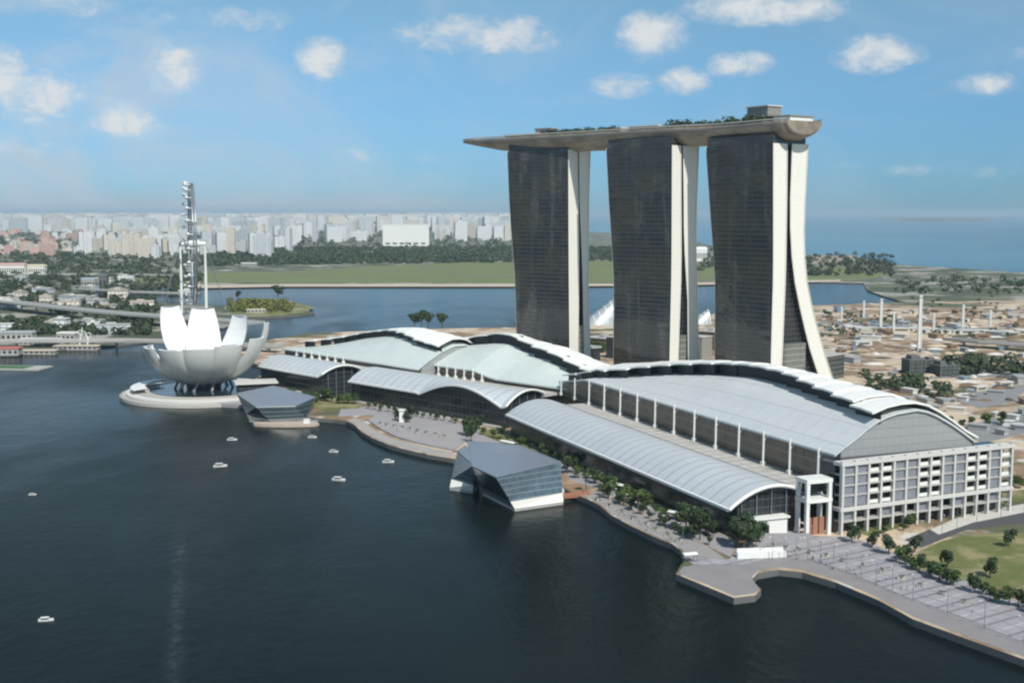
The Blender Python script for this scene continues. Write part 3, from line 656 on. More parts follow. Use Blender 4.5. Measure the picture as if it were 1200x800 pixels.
petal_w = mat('petal_white', (.86,.86,.84), .35, var=.07, vs=.05, stripes=(('z',5.5,.03,(.72,.72,.70)),)); petal_o = mat('petal_shell', (.52,.53,.50), .4, var=.26, vs=.08, stripes=(('z',4.2,.05,(.52,.53,.51)),)); 
for k, (azd, top, reach, wd) in enumerate(PET):
    a = R(azd); dx, dy = math.sin(a), math.cos(a); sxn, syn = dy, -dx
    N = 15; rows = []; inner = []
    z0 = 9.0; tt = top-5
    for i in range(N):
        f = i/(N-1)
        # centre line: runs out along the bottom of the bowl, then bends upward
        ang = f*math.pi/2*.96
        r = 3+(reach-3)*math.sin(ang)**(1.0 if reach > 50 else .85); z = z0+(tt-z0)*(1-math.cos(ang))**(.9 if reach > 50 else .62 if top > 60 else .8)
        w = (5+(wd-5)*min(1, (f*2.2))**.8)*(1-(.36 if top > 60 else .08)*max(0, (f-.5)/.5)**1.5)
        th = 5.5*(1-.55*f)+1.6
        # outward normal of the centre line in the radial plane
        tr, tz = math.cos(ang)*reach, math.sin(ang)*(tt-z0); L_ = math.hypot(tr, tz); nr, nz = tz/L_, -tr/L_
        ring = []
        for (u, v) in ((-.5,0),(-.42,.55),(-.25,.88),(0,1.0),(.25,.88),(.42,.55),(.5,0)):
            rr = r+nr*th*v; zz = z+nz*th*v; s_ = u*w
            ring.append((dx*rr+sxn*s_, dy*rr+syn*s_, zz))
        rows.append(ring)
        inner.append([(dx*(r+nr*c_)+sxn*u*w, dy*(r+nr*c_)+syn*u*w, z+nz*c_) for u, c_ in ((.5,0),(.25,.9),(0,1.2),(-.25,.9),(-.5,0))])
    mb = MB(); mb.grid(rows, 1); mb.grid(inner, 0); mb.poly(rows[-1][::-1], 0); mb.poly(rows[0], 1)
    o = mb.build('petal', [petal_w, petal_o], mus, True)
    # skylight at the petal tip
    e = rows[-1]; c = Vector(e[0]).lerp(Vector(e[-1]), .5); c2 = Vector(e[3]); m_ = c.lerp(c2, .5); up = Vector((0,0,.25))
    q = [m_+(Vector(e[1])-m_)*.6+up, m_+(Vector(e[5])-m_)*.6+up, m_+(Vector(e[6])-m_)*.6+up, m_+(Vector(e[0])-m_)*.6+up]
    sk = MB(); sk.poly(q); sk.build('skylight', M['dark_glass'], o)
# bowl and supports
rows = []
for i in range(9):
    f = i/8; r = 5+27*math.sin(f*1.45); z = 7.6+16*(1-math.cos(f*1.45))
    rows.append([(r*math.cos(2*math.pi*j/40), r*math.sin(2*math.pi*j/40), z) for j in range(40)])
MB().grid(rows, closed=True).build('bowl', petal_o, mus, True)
disc(13,15,0,9).build('core', M['dark_glass'], mus)
for j in range(10):
    q = 2*math.pi*j/10+.2; MB().tube((22*math.cos(q), 22*math.sin(q), -.2), (17*math.cos(q+.3), 17*math.sin(q+.3), 12), 1.1, 1.1, 8).build('column', M['steel'], mus)
x, y = at(305, 446, 5)
pvn = thing('entrance_pavilion', 'low dark glass entrance pavilion under the right petals', 'pavilion', (-196, 905, 4.7), .3)
MB().box(-14,14,-9,9,0,7).build('wall', M['dark_glass'], pvn); MB().box(-16,16,-11,11,7,7.9).build('roof', pale, pvn)
x, y = at(125, 452, 3)
tr = thing('curved_canopy', 'pale curved canopy at the left rim of the round platform', 'canopy', (MC[0], MC[1], 4.2))
for rr_, z_, nm in ((56, 4.6, 'roof'),):
    A = [R(150+i*4.5) for i in range(15)]
    MB().shell([[(47*math.cos(q), 47*math.sin(q), z_) for q in A], [(58*math.cos(q), 58*math.sin(q), z_-.8) for q in A]], .4).build(nm, M['white'], tr)
for q in (152, 165, 178, 191, 204): MB().tube((52*math.cos(R(q)), 52*math.sin(R(q)), 0), (52*math.cos(R(q)), 52*math.sin(R(q)), 4.0), .3, .3, 6).build('post', M['steel'], tr)

# ------------------------------------------------------------------ halls
def hall(name, label, O, deg, a0, a1, eave_v, vback, P, K, Ez, PB, BF, nstrip, mroof, cols, b_in, tz=23.5, endarch=True, vault=True, va0=None, va1=None, colz=None, panel_h=None, endwall=False, wall_b=None, colr=.55, panend=None, size=1.0, rise=lambda a: 1.5):
    """local x = b (away from the bay), local y = a (along the bay), z up"""
    rt = thing(name, label, 'hall', (O[0], O[1], 0), R(90-deg))
    eb = P[0][0]; bend = P[-1][0]
    def surf(a, b): return Ez(a)+(interp(b, P)-P[0][1])*interp(a, K)
    na = int((a1-a0)/8)+1; AA = [a0+(a1-a0)*i/na for i in range(na+1)]; bs = [eb+(bend-eb)*j/14 for j in range(15)]
    # main roof
    MB().shell([[(b, a, surf(a, b)) for a in AA] for b in bs][::-1], .9).build('roof', mroof, rt, False)
    # white overlapping roof shells
    pa1 = panend or a1; step = (pa1-a0)/nstrip
    for k in range(nstrip):
        s0 = a0+k*step; s1 = s0+step+1.2; am = (s0+s1)/2; bf = interp(am, BF); hh = panel_h(am)
        sl = (interp(s1, BF)-interp(s0, BF))*.3
        rows = []
        for j in range(9):
            f = j/8; lift = hh*(1-f)**1.3+1.4+rise(am)*math.sin(math.pi*min(1, f*1.5)); r3 = []
            for q_, (sa, ds, dz_) in enumerate(((s0, -sl, 0), (am, 0, .15), (s1, sl, -.35))):
                b = bf+ds+(bend+2-bf-ds)*f; r3.append((b, sa, surf(min(sa, a1), b)+lift+dz_))
            rows.append(r3)
        rows = [[(p[0]-1.0, p[1], p[2]-.1) for p in rows[0]]]+rows
        MB().shell(rows[::-1], .85).build('roof_shell', M['white2'], rt)
        mb = MB(); z0_, z1_ = surf(am, bf+2.5), surf(am, bf+2.5)+hh
        mb.box(bf+2.3, bf+2.7, s0, s1-1.3, z0_-2, z1_+.3); mb.build('gap_shade', M['black'], rt)  # near-black sheet standing in for the shade of the open gap
    # body under the roof
    WB = wall_b or (eb+3)
    mb = MB(); 
    for (aa, ab) in zip(AA, AA[1:]):
        mb.poly([(WB, ab, 0), (WB, aa, 0), (WB, aa, surf(aa, WB)-.95), (WB, ab, surf(ab, WB)-.95)])
    mb.build('front_wall', M['brownwall'], rt)
    mb = MB()
    for (aa, ab) in zip(AA, AA[1:]):
        mb.poly([(bend-.5, aa, 0), (bend-.5, ab, 0), (bend-.5, ab, surf(ab, bend-.5)-.95), (bend-.5, aa, surf(aa, bend-.5)-.95)])
    mb.build('back_wall', M['greywall'], rt)
    for (ae, ff) in ((a0+1, 1), (a1-1, 0)):
        pts = [(WB+.01, ae, 0)]+[(b, ae, surf(ae, b)-.92) for b in [WB+.01]+[x_ for x_ in bs if x_ > WB and x_ < bend-.5]+[bend-.5]]+[(bend-.5, ae, 0)]
        MB_ = MB(); MB_.poly(pts if not ff else pts[::-1]); MB_.build('end_wall', M['greywall'], rt)
    # terrace
    v0 = va0 if va0 is not None else a0; v1 = va1 if va1 is not None else a1
    MB().box(vback[0]-1.5, WB-.3, v0+1, v1, tz-1.2, tz).build('terrace', M['terrace'], rt)
    # columns in front of the wall
    for a in cols:
        zt = surf(a, eb+.5)-.9
        MB().tube((eb-.9, a, tz-.2), (eb-.9, a, zt+2.2), colr, colr*.8, 8).obox((eb-.9, a, tz), (1.9,1.9,1.6)).tube((eb-.9,a,zt-2.5),(eb+2.4,a,zt),.25,.25,5).build('column', M['white'], rt)
    # parapet rail and planters on the terrace
    MB().box(vback[0]+.3, vback[0]+.6, v0+2, v1-2, tz, tz+1.1).build('parapet', M['concrete'], rt)
    # front vault
    def vz(a, t_):
        e = eave_v(a); return e*(1-t_)+vback[1]*t_+4*t_*(1-t_)*max(1.2, 6.2-.55*(e-21))
    nv = int((v1-v0)/4); VA = [v0+(v1-v0)*i/nv for i in range(nv+1)]; T = [j/12 for j in range(13)]
    MB().shell([[(vback[0]*t_, a, vz(a, t_)) for a in VA] for t_ in T][::-1], .8).build('vault_roof', M['vaultroof'], rt)
    mb = MB(); mb.shell([[(-.5, a, vz(a, 0)+.25) for a in VA], [(.35, a, vz(a, 0)+.45) for a in VA]][::-1], 1.1); mb.build('gutter', M['white'], rt)
    mb = MB()
    for (aa, ab) in zip(VA, VA[1:]): mb.poly([(3.2, ab, 0), (3.2, aa, 0), (3.2, aa, vz(aa, .09)-.85), (3.2, ab, vz(ab, .09)-.85)])
    mb.build('shop_front', M['darkwall'], rt)
    mb = MB().box(-1.5, 3.0, v0+4, v1-1, 7.6, 8.2); mb.build('canopy', M['concrete'], rt)
    # end of the vault: dark glass under a white arch
    for (ae, s_) in ((v0+2.5, 1), (v1-2.5, -1)):
        pts = [(3.25, ae, 0)]+[(vback[0]*t_, ae, vz(ae, t_)-.85) for t_ in T if vback[0]*t_ > 3.3 and t_ < 1]+[(vback[0]-.4, ae, vz(ae, 1)-.9), (vback[0]-.4, ae, 0)]
        g = MB(); g.poly(pts if s_ > 0 else pts[::-1]); g.build('end_glass', M['dark_glass'], rt)
    mb = MB(); mb.path([(vback[0]*t_, v0-.2, vz(v0, t_)-.1) for t_ in T], .75, 6); mb.build('arch_rim', M['white'], rt)
    for q in (.2, .4, .6, .8):
        MB().tube((vback[0]*q, v0+1.9, 0), (vback[0]*q, v0+1.9, vz(v0, q)-.8), .28, .28, 6).build('mullion', M['steel'], rt)
    for ch in [o for o in COL.objects if o.parent == rt]:      # final size of the hall
        ch.data.transform(Matrix.Translation((0,0,CAMH*(1-size)))@Matrix.Scale(size, 4))
    rt.location = (O[0]*size, O[1]*size, 0)
    return rt, surf
P1 = [(52,40.0),(57,43.2),(62,46),(71,52),(77,54.4),(84,56),(95,56.8),(101,55.3),(107,52.6),(117,47),(126,41)]
K1 = [(0,1),(60,1),(90,.98),(120,.95),(150,.8),(190,.6),(230,.3),(260,.1),(290,-.1)]
E1 = lambda a: 40 if a < 245 else 40-6*(a-245)/40
BF1 = [(4,71),(19,74),(52,78),(90,85),(120,87),(146,86),(178,79),(218,69),(236,61),(285,56)]
h1, s1 = hall('exhibition_hall', 'nearest curved hall with stepped white roof shells beside the square grid facade', (87,469), 68.3, 2, 286, lambda a: 22, (35.5,26.5), P1, K1, E1, None, BF1, 17, M['paleroof'],
     [12+i*20.6 for i in range(14)], 0, va0=0, va1=245, tz=25.8, size=1.055, rise=lambda a: 2.0*min(1,a/140), panel_h=lambda a: interp(a, [(0,2.6),(30,4.6),(80,6.0),(160,5.8),(220,4.6),(286,2.6)]))
P2 = [(50,28),(60,34),(72,40),(85,44),(97,43.5),(110,38),(122,32)]
K2 = [(-20,.2),(0,.4),(30,.85),(60,1),(90,.95),(126,.68),(165,.25),(185,0),(205,-.2)]
BF2 = [(-20,66),(22,74),(37,76),(62,82),(100,86),(148,80),(167,66),(190,60)]
h2, s2 = hall('theatre_hall', 'middle curved hall with a scalloped front roof facing the bay', (-6,730), 45, -22, 190, lambda a: 20.5+(10.0*math.sin(math.pi*a/80) if 0 < a < 80 else 1.2), (35,26.2), P2, K2, lambda a: 28+4*max(0,min(1,(a-60)/20)),
     None, BF2, 12, M['greenroof'], [70+i*9.0 for i in range(12)], 0, va0=-3, va1=156, tz=24.8, size=1.04, panel_h=lambda a: 7.0-5.2*max(0,(a-80)/110))
K3 = [(-110,.4),(-40,1.05),(-4,1.2),(22,1.05),(60,.72),(86,.4),(115,.1),(150,-.2)]
BF3 = [(-110,66),(-24,71),(5,78),(27,84),(71,84),(110,76),(140,64)]
h3, s3 = hall('casino_hall', 'farthest curved hall with a pale green roof next to the museum', (-140,860), 47, -52, 130, lambda a: 22 if a > -2 else 24, (35,25.2), P2, K3, lambda a: 28,
     None, BF3, 12, M['greenroof'], [40+i*11 for i in range(7)], 0, va0=-3, va1=86, tz=24, size=1.02, panel_h=lambda a: 4.2)
# podium between the halls and the towers
pod = thing('hotel_podium', 'long low podium joining the feet of the three towers', 'building', (130, 880, 0), R(-45))
MB().box(-22,22,-62,190,0,22).build('wall', M['atrium'], pod)
MB().box(-23,23,-63,191,22,23).build('roof', M['terrace'], pod)
ap = thing('low_annex', 'long low annex with dark edge behind the middle hall', 'building', (-20, 1010, 2.5), R(-52))
MB().box(-20,20,-70,110,-.5,18).build('wall', M['dark_glass'], ap); MB().box(-21,21,-71,111,18,19.5).build('roof', mat('olive_roof', (.38,.40,.34), .6), ap)

# square grid facade at the near end of the exhibition hall
g0 = at(985, 625, 3); gd = 65
gf = thing('grid_facade', 'square grid facade of white frames and grey louvres at the hall end', 'building', (g0[0], g0[1], 2.5), R(90-gd))   # local x runs along the facade
GL, GH, NB = 99.0, 32.0, 14; bwid = GL/NB
MB().box(-.2, GL, 4.5, 14, -.5, GH-1.6).build('back_wall', M['darkwall'], gf)
levels = [0, 5.2, 10.2, 12.4, 16.9, 21.4, 25.9, 30.2]
for i in range(NB+1): MB().box(i*bwid-.55, i*bwid+.55, -.9, .9, -.5, GH).build('column', M['frame'], gf)
for z in (10.2, 30.0): MB().box(-1.2, GL+1.2, -1.15, 4.4, z, z+1.5).build('belt', M['frame'], gf)
for z in (5.2, 16.5, 21.0, 25.5): MB().box(-.2, GL+.2, -.5, 4.4, z, z+.7).build('floor_slab', M['concrete'], gf)
for i in range(NB):
    x0, x1 = i*bwid+.76, (i+1)*bwid-.76
    kind = 'ggddpgddggddgd'[i]
    if kind == 'g' or kind == 'p': MB().box(x0, x1, .1, .5, 12.2, 30.0).build('louvre_panel', M['louvre'], gf)
    else:
        for zz in (12.25, 17.25, 21.75, 26.25): MB().box(x0+.3, x1-.3, .0, .3, zz, zz+1.5).build('balustrade', M['white'], gf)
    if i % 3 == 0: MB().box(x0, x1, .8, 1.1, 5.9, 10.2).build('louvre_panel', M['louvre'], gf)
# white portal
x, y = at(945, 627, 3)
pt = thing('white_portal', 'tall white open frame with orange boards at its foot', 'portal', (x, y, 2.5), R(20))
for s_ in (0, 11.0): MB().box(s_-.8, s_+.8, -.8, .8, -.5, 23).build('post', M['white'], pt)
for s_ in (0, 11.0): MB().box(s_-.8, s_+.8, 6.2, 7.8, -.5, 23).build('post', M['white'], pt)
for z in (14.5, 22.99): MB().box(-1.0, 12.0, -.95, 7.95, z, z+1.7).build('beam', M['white'], pt)
MB().box(.9, 10.1, 3, 6, 18.2, 22.7).build('screen', M['black'], pt)
for s_ in (1.0, 4.2, 7.4): MB().box(s_, s_+2.4, 1.5, 2.0, -.4, 7.5).build('board', M['orange'], pt)
# entrance building below the end arch
x, y = at(868, 632, 3)
en = thing('entrance_block', 'low white entrance block below the arched hall end', 'building', (x, y, 2.5), R(20))
MB().box(4, 24, 2, 9, -.4, 7.5).build('wall', M['white'], en); MB().box(12, 15, 1.8, 2.2, 0, 5).build('doorway', M['black'], en); MB().box(3, 25, 1.2, 10, 7.5, 8.3).build('roof', M['white'], en)
struct('stairs', MB().box(0,26,0,1.2,-1,3.2).box(0,26,-1.2,0,-1,2.4).box(0,26,-2.4,-1.2,-1,1.6).box(0,26,-3.6,-2.4,-1,.8), M['paving']).location = (x+3, y-1, 2.6)
x, y = at(848, 655, 3); wb = thing('white_bench_wall', 'long white low bench wall on the boardwalk in front of the arched hall', 'bench', (x+6, y+2, 2.6), R(6))
MB().box(0,20,0,2.6,0,2.4).build('seat', M['white'], wb); MB().box(.5,19.5,2.6,3.2,0,3.4).build('backrest', M['white'], wb)

# ------------------------------------------------------------------ the three towers
def tower(label, cor, deg, ltab, w_tab, e_tab, zt, eastm):
    """local x = b (away from the bay, perpendicular to the glass), local y = a along the glass"""
    rt = thing('hotel_tower', label, 'tower', (cor[0], cor[1], 0), R(90-deg))
    Zs = [0,8,16,25,35,45,58,75,92,110,130,150,170,zt]
    def t_(z, T): return interp(z, T)
    def yl(z): return interp(z, ltab)
    L_ = yl(zt)
    # west slab
    g = MB(); g.grid([[(t_(z,w_tab[0]), yl(z), z), (t_(z,w_tab[0]), yl(z)*.5, z), (t_(z,w_tab[0]), .6, z)] for z in Zs]); g.build('glass_front', M['tower_glass'], rt)
    def slab(tb, nm, mfront, mend, y0, y1f):
        mb = MB(); m2 = MB()
        mb.grid([[(t_(z,tb[0]),y0,z),(t_(z,tb[1]),y0,z)] for z in Zs]); m2.grid([[(t_(z,tb[1]),y1f(z),z),(t_(z,tb[0]),y1f(z),z)] for z in Zs])
        mb.build(nm, mend, rt); m2.build(nm, mend, rt)
        mb = MB(); mb.grid([[(t_(z,tb[1]), y0+.3, z), (t_(z,tb[1]), y1f(z)-.3, z)] for z in Zs]); mb.grid([[(t_(z,tb[0])+.01, y1f(z)-.3, z), (t_(z,tb[0])+.01, y0+.3, z)] for z in Zs]) if nm != 'front_slab_end' else None
        mb.build(mfront[0], mfront[1], rt)
    slab(w_tab, 'front_slab_end', ('front_slab_back', M['atrium']), M['cream'], 0, lambda z: yl(z)+.5)
    slab(e_tab, 'rear_slab_end', ('rear_slab_glass', M['dark_glass']), eastm, -.8, lambda z: yl(z)+.8)
    # projecting white fins on the end walls' edges
    for tb in (w_tab, e_tab):
        for e in (0, 1):
            mb = MB(); mb.path([(t_(z,tb[e])+(.3 if e == 0 else -.3), -1.1 if tb is e_tab else -.3, z) for z in Zs], .45, 4); mb.build('edge_fin', M['cream'] if tb is w_tab else eastm, rt)
    # recessed glass between the slabs
    mb = MB(); mb.grid([[(t_(z,w_tab[1])+.02, 3, z), (t_(z,e_tab[0])-.02, 3, z)] for z in Zs]); mb.grid([[(t_(z,e_tab[0])-.02, yl(z)-3, z), (t_(z,w_tab[1])+.02, yl(z)-3, z)] for z in Zs]); mb.build('atrium_wall', M['dark_glass'], rt)
    # atrium canopy box low between the legs
    e0 = t_(30, e_tab[0]); w1 = t_(30, w_tab[1])
    MB().box(w1+.3, w1+(e0-w1)*.62, -2.2, 2.6, 0, 50).build('lobby_wall', M['lobby'], rt)
    # crown and roof
    xe = t_(zt, e_tab[1]); xw = t_(zt, w_tab[0])
    MB().box(xw+.6, xe-.6, .8, L_-.8, zt-.5, zt+6).build('crown', M['tower_glass'], rt)
    for q in (.18, .5, .82):
        for xx in (xw+5, xe-5): MB().tube((xx, L_*q, zt+3), (xx, L_*q, zt+10), 1.0, 1.4, 8).build('strut', M['concrete'], rt)
    return rt
LC = [(0,53),(35,53.5),(95,55),(118,57.5),(150,60.5),(190,64)]; LB = [(0,53),(35,53.5),(90,54.5),(120,57),(150,59.5),(190,62)]; LA = [(0,52),(35,53),(90,54),(120,57),(150,59),(190,60.5)]
tower('rightmost hotel tower with splayed cream legs', (177.6,815), 55, LC, ([(0,0),(100,.5),(190,-2.5)], [(0,11),(35,11.4),(100,13),(150,12.4),(190,11.4)]),
      ([(0,60),(16,53),(28,47),(47,37.5),(72,28),(95,20.5),(118,16.2),(143,14.6),(190,15.4)], [(0,76),(16,68),(28,61),(47,52),(72,41),(95,33.4),(118,29.8),(143,29.5),(190,31.5)]), 187, M['cream'])
tower('middle hotel tower with its rear slab in grey shade', (117,875.6), 45, LB, ([(0,-1.5),(35,-1.3),(100,-.5),(190,-2)], [(0,9),(35,9),(100,11.2),(190,8.5)]),
      ([(0,23),(35,20),(75,18.5),(120,12.9),(150,11.9),(190,10)], [(0,38),(35,34),(75,31),(120,27.5),(150,28),(190,29.5)]), 189, M['cream'])
tower('leftmost and farthest hotel tower with bluish dark glass', (44,948.6), 38, LA, ([(0,3),(35,3),(100,1.5),(190,0)], [(0,15),(35,15),(100,15.6),(190,12.6)]),
      ([(0,24),(35,22),(75,20.5),(100,19),(150,15),(190,13.6)], [(0,34),(35,31),(75,28.5),(100,27.8),(150,28),(190,29.5)]), 190, M['cream'])

# ------------------------------------------------------------------ roof deck shaped like a ship
CPT = [(197,815),(191.5,824.0),(157,873.8),(129,893),(87,930),(54.5,958),(7.2,996),(-14,1012),(-30,1023),(-41,1031)]
def cspline(pts, n):
    P = [Vector((p[0], p[1])) for p in pts]; P = [P[0]*2-P[1]]+P+[P[-1]*2-P[-2]]; out = []
    for i in range(1, len(P)-2):
        for k in range(n):
            u = k/n; a, b, c, d = P[i-1:i+3]
            out.append(.5*((2*b)+(c-a)*u+(2*a-5*b+4*c-d)*u*u+(3*b-a-3*c+d)*u**3))
    out.append(P[-2]); return out
CS = cspline(CPT, 5); LN = [0.0]
for a, b in zip(CS, CS[1:]): LN.append(LN[-1]+(b-a).length)
TOT = LN[-1]
WID = [(0,14.5),(6,17.5),(20,19.5),(TOT*.5,20),(TOT-75,17.5),(TOT-40,13),(TOT-18,8.5),(TOT-4,3.2),(TOT,1.2)]
DEP = [(0,9),(8,13),(TOT-90,13),(TOT-40,9.5),(TOT-15,5),(TOT,2)]
def zdk(l): return 201.8-.4*(l/TOT)
sp_ = thing('sky_deck', 'long ship shaped roof deck laid across the three towers', 'roof deck', (87, 930, 200))
hr, tp, side = [], [], []
def nrm_at(i):
    d = (CS[min(i+1, len(CS)-1)]-CS[max(i-1, 0)]).normalized(); return Vector((d.y, -d.x)), d     # first = towards +b (right of travel)
for i, p in enumerate(CS):
    n_, d_ = nrm_at(i); w = interp(LN[i], WID); dp = interp(LN[i], DEP); z = zdk(LN[i])-200; ring = []
    for (u, v) in ((-1,0),(-1.04,-.22),(-.93,-.5),(-.7,-.78),(-.38,-.95),(0,-1),(.38,-.95),(.7,-.78),(.93,-.5),(1.04,-.22),(1,0)):
        q = p+n_*(w*u); ring.append((q.x-87, q.y-930, z+dp*v))
    hr.append(ring); tp.append([(ring[0][0], ring[0][1], z-.6), (ring[-1][0], ring[-1][1], z-.6)])
mb = MB(); mb.grid([r[::-1] for r in hr]); mb.poly(hr[0]); mb.poly(hr[-1][::-1]); mb.build('hull', M['hull'], sp_, False)
MB().grid(tp).build('deck_floor', M['deck'], sp_)
def deckp(f, off, dz=0):
    l = f*TOT; i = max(j for j in range(len(LN)) if LN[j] <= l+1e-6); i = min(i, len(CS)-2)
    q = CS[i].lerp(CS[i+1], (l-LN[i])/max(1e-6, LN[i+1]-LN[i])); n_, d_ = nrm_at(i); q = q+n_*off
    return (q.x, q.y, zdk(l)-.6+dz), math.atan2(d_.y, d_.x)
for s_ in (-1, 1):      # dark service slot along each side of the hull
    ro = []
    for i, p in enumerate(CS[1:-6]):
        n_, d_ = nrm_at(i+1); w = interp(LN[i+1], WID); z = zdk(LN[i+1])-200
        ro.append([(p.x+n_.x*s_*w*1.03-87, p.y+n_.y*s_*w*1.03-930, z-1.3), (p.x+n_.x*s_*w*1.045-87, p.y+n_.y*s_*w*1.045-930, z-2.6)])
    MB().grid(ro if s_ > 0 else [r[::-1] for r in ro]).build('side_slot', M['darkconc'], sp_)
# rails along both edges, and low terraces
for s_ in (-1, 1):
    pts = []
    for i, p in enumerate(CS):
        n_, d_ = nrm_at(i); q = p+n_*(s_*(interp(LN[i], WID)-.25)); pts.append((q.x-87, q.y-930, zdk(LN[i])-200+1.0))
    MB().path(pts, .55, 6).build('rail', M['concrete'], sp_)
def deckbox(f, off, sx, sy, h, m, name, label, roofm=None, cat='pavilion', dz=0):
    p, a = deckp(f, off, dz); rt = thing(name, label, cat, p, a)
    MB().box(-sx/2, sx/2, -sy/2, sy/2, 0, h).build('wall', m, rt)
    MB().box(-sx/2-.8, sx/2+.8, -sy/2-.8, sy/2+.8, h, h+.8).build('roof', roofm or pale, rt); return rt
deckbox(.125, 2, 20, 13, 12.5, M['greypanel'], 'rooftop_plant_room', 'tall square grey plant room on the right part of the roof deck')
deckbox(.035, 0, 16, 22, 3.6, M['white'], 'rooftop_restaurant', 'white low restaurant at the blunt right end of the roof deck', M['greypanel'])
deckbox(.09, -8, 22, 8, 4.0, M['dark_glass'], 'rooftop_restaurant', 'dark glazed lounge beside the plant room on the roof deck', M['darkconc'])
deckbox(.44, 2, 26, 10, 4.2, M['brownwall'], 'rooftop_pavilion', 'brown low pavilion above the middle tower')
deckbox(.52, -2, 16, 9, 3.6, M['concrete'], 'rooftop_pavilion', 'small grey pavilion left of the brown one on the deck')
deckbox(.735, 0, 15, 10, 6.5, M['concrete'], 'rooftop_pavilion', 'pale block above the leftmost tower', mat('rb', (.36,.30,.27), .6))
deckbox(.80, 0, 34, 12, 2.6, M['brownwall'], 'viewing_terrace', 'stepped terrace near the pointed end of the roof deck', M['deck'])
deckbox(.60, 3, 40, 7, 2.6, M['greywall'], 'rooftop_pavilion', 'long thin green roofed pavilion between middle and left towers', mat('dkgreen', (.05,.09,.06), .6))
deckbox(.255, 4, 22, 8, 3.0, M['brownwall'], 'rooftop_pavilion', 'low brown pavilion between the right and middle towers on the deck')
SP = crown_mesh('shrub_crown', 99, 3.6, 3.2, 150, 'leafdark', .1); SM = crown_mesh('shrub_crown', 98, 3.0, 2.6, 130, 'leaf', .1)
ST = MB().path([(0,0,-.2),(.1,0,1),(0,.1,2.2)], [.22,.16,.08], 6).mesh('shrub_stem', M['bark'])
def rooftree(f, off, s, lab, grp):
    p, a = deckp(f, off); r = thing('rooftop_tree', lab, 'tree', p, random.uniform(0,6), grp); r.scale = (s, s, s)
    for nm, me in (('trunk', ST), ('crown', random.choice([SP, SM]))): c = bpy.data.objects.new(nm, me); COL.objects.link(c); c.parent = r
for i in range(34): rooftree(.075+i*.0085, -13+random.uniform(-2,2), random.uniform(1.2,2.0), 'small dark tree in the row on the right part of the deck', 'trees on the right part of the roof deck')
for i in range(30): rooftree(.50+i*.0075, -12+random.uniform(-2.5,2.5), random.uniform(1.0,1.6), 'small dark tree in the row on the left part of the deck', 'trees on the left part of the roof deck')
for i in range(12): rooftree(.38+i*.01, 6+random.uniform(-2.5,2.5), random.uniform(.9,1.4), 'small bush in the middle of the roof deck', 'bushes in the middle of the roof deck')

# ------------------------------------------------------------------ glass pavilions standing in the bay
def P3(px, py, z): a = at(px, py, z); return (a[0], a[1], z)
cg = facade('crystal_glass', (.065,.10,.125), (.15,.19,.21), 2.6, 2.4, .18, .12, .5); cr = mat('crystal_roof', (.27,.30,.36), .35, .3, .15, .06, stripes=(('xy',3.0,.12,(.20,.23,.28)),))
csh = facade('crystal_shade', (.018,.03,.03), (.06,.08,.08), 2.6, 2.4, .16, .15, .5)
def crystal(nm, label, base, top, cuts, ctr, zb=1.2, bz=4.5):
    """base, top: matching rings of points (x,y,z)"""
    rt = thing(nm, label, 'pavilion', (ctr[0], ctr[1], 0))
    o_ = Vector((ctr[0], ctr[1], 0)); n = len(base)
    B = [Vector(b)-o_ for b in base]; T = [Vector(t_)-o_ for t_ in top]
    mbb = MB(); mbb.prism([(b.x*1.0, b.y*1.0) for b in B], -2, 1.4); mbb.build('plinth', M['concrete'], rt)
    for i in range(n):
        j = (i+1) % n; lo = [B[i]+Vector((0,0,1.4)), B[j]+Vector((0,0,1.4))]; f = .22
        mA, mB_ = lo[0].lerp(T[i], f), lo[1].lerp(T[j], f)
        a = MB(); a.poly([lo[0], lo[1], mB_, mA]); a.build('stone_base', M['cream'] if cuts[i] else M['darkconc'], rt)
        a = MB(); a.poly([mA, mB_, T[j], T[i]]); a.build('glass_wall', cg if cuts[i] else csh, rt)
    c = sum(T, Vector())/n; c.z += 1.5
    r_ = MB()
    for i in range(n): r_.poly([T[i]+Vector((0,0,.1)), T[(i+1) % n]+Vector((0,0,.1)), c])
    r_.build('roof', cr, rt)
    e = MB()
    for i in range(n): e.tube(T[i], T[(i+1) % n], .35, .35, 5)
    e.build('roof_edge', M['steel'], rt); return rt
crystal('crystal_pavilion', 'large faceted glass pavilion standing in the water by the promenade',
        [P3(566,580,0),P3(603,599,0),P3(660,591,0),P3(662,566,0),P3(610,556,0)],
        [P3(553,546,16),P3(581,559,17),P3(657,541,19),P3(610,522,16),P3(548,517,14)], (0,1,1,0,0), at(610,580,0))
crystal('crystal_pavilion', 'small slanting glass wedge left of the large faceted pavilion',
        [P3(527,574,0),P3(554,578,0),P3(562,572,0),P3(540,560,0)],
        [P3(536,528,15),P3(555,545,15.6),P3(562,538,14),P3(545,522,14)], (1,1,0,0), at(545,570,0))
crystal('crystal_pavilion', 'pale roofed glass pavilion in the water beside the museum platform',
        [P3(292,494,0),P3(318,498,0),P3(362,495,0),P3(368,480,0),P3(300,478,0)],
        [P3(277,461,13),P3(300,477,11),P3(346,476,11),P3(370,465,13),P3(320,452,13)], (0,0,0,0,0), at(325,488,0), )
x, y = at(335, 496, 1.5); dk = thing('landing_deck', 'beige landing deck in front of the pale roofed pavilion', 'deck', (x, y, 0))
MB().prism([(22*math.cos(q), 6*math.sin(q)) for q in [i*math.pi/8 for i in range(16)]], -1, 1.9).build('deck', mat('deck_beige', (.50,.40,.33), .7), dk)
MB().box(12,16,-2,2,1.9,4.4).build('kiosk', M['white'], dk)
gp_ = thing('gangway', 'pale gangway from the promenade to the landing deck', 'gangway', (*at(372,493,2),0), 0)
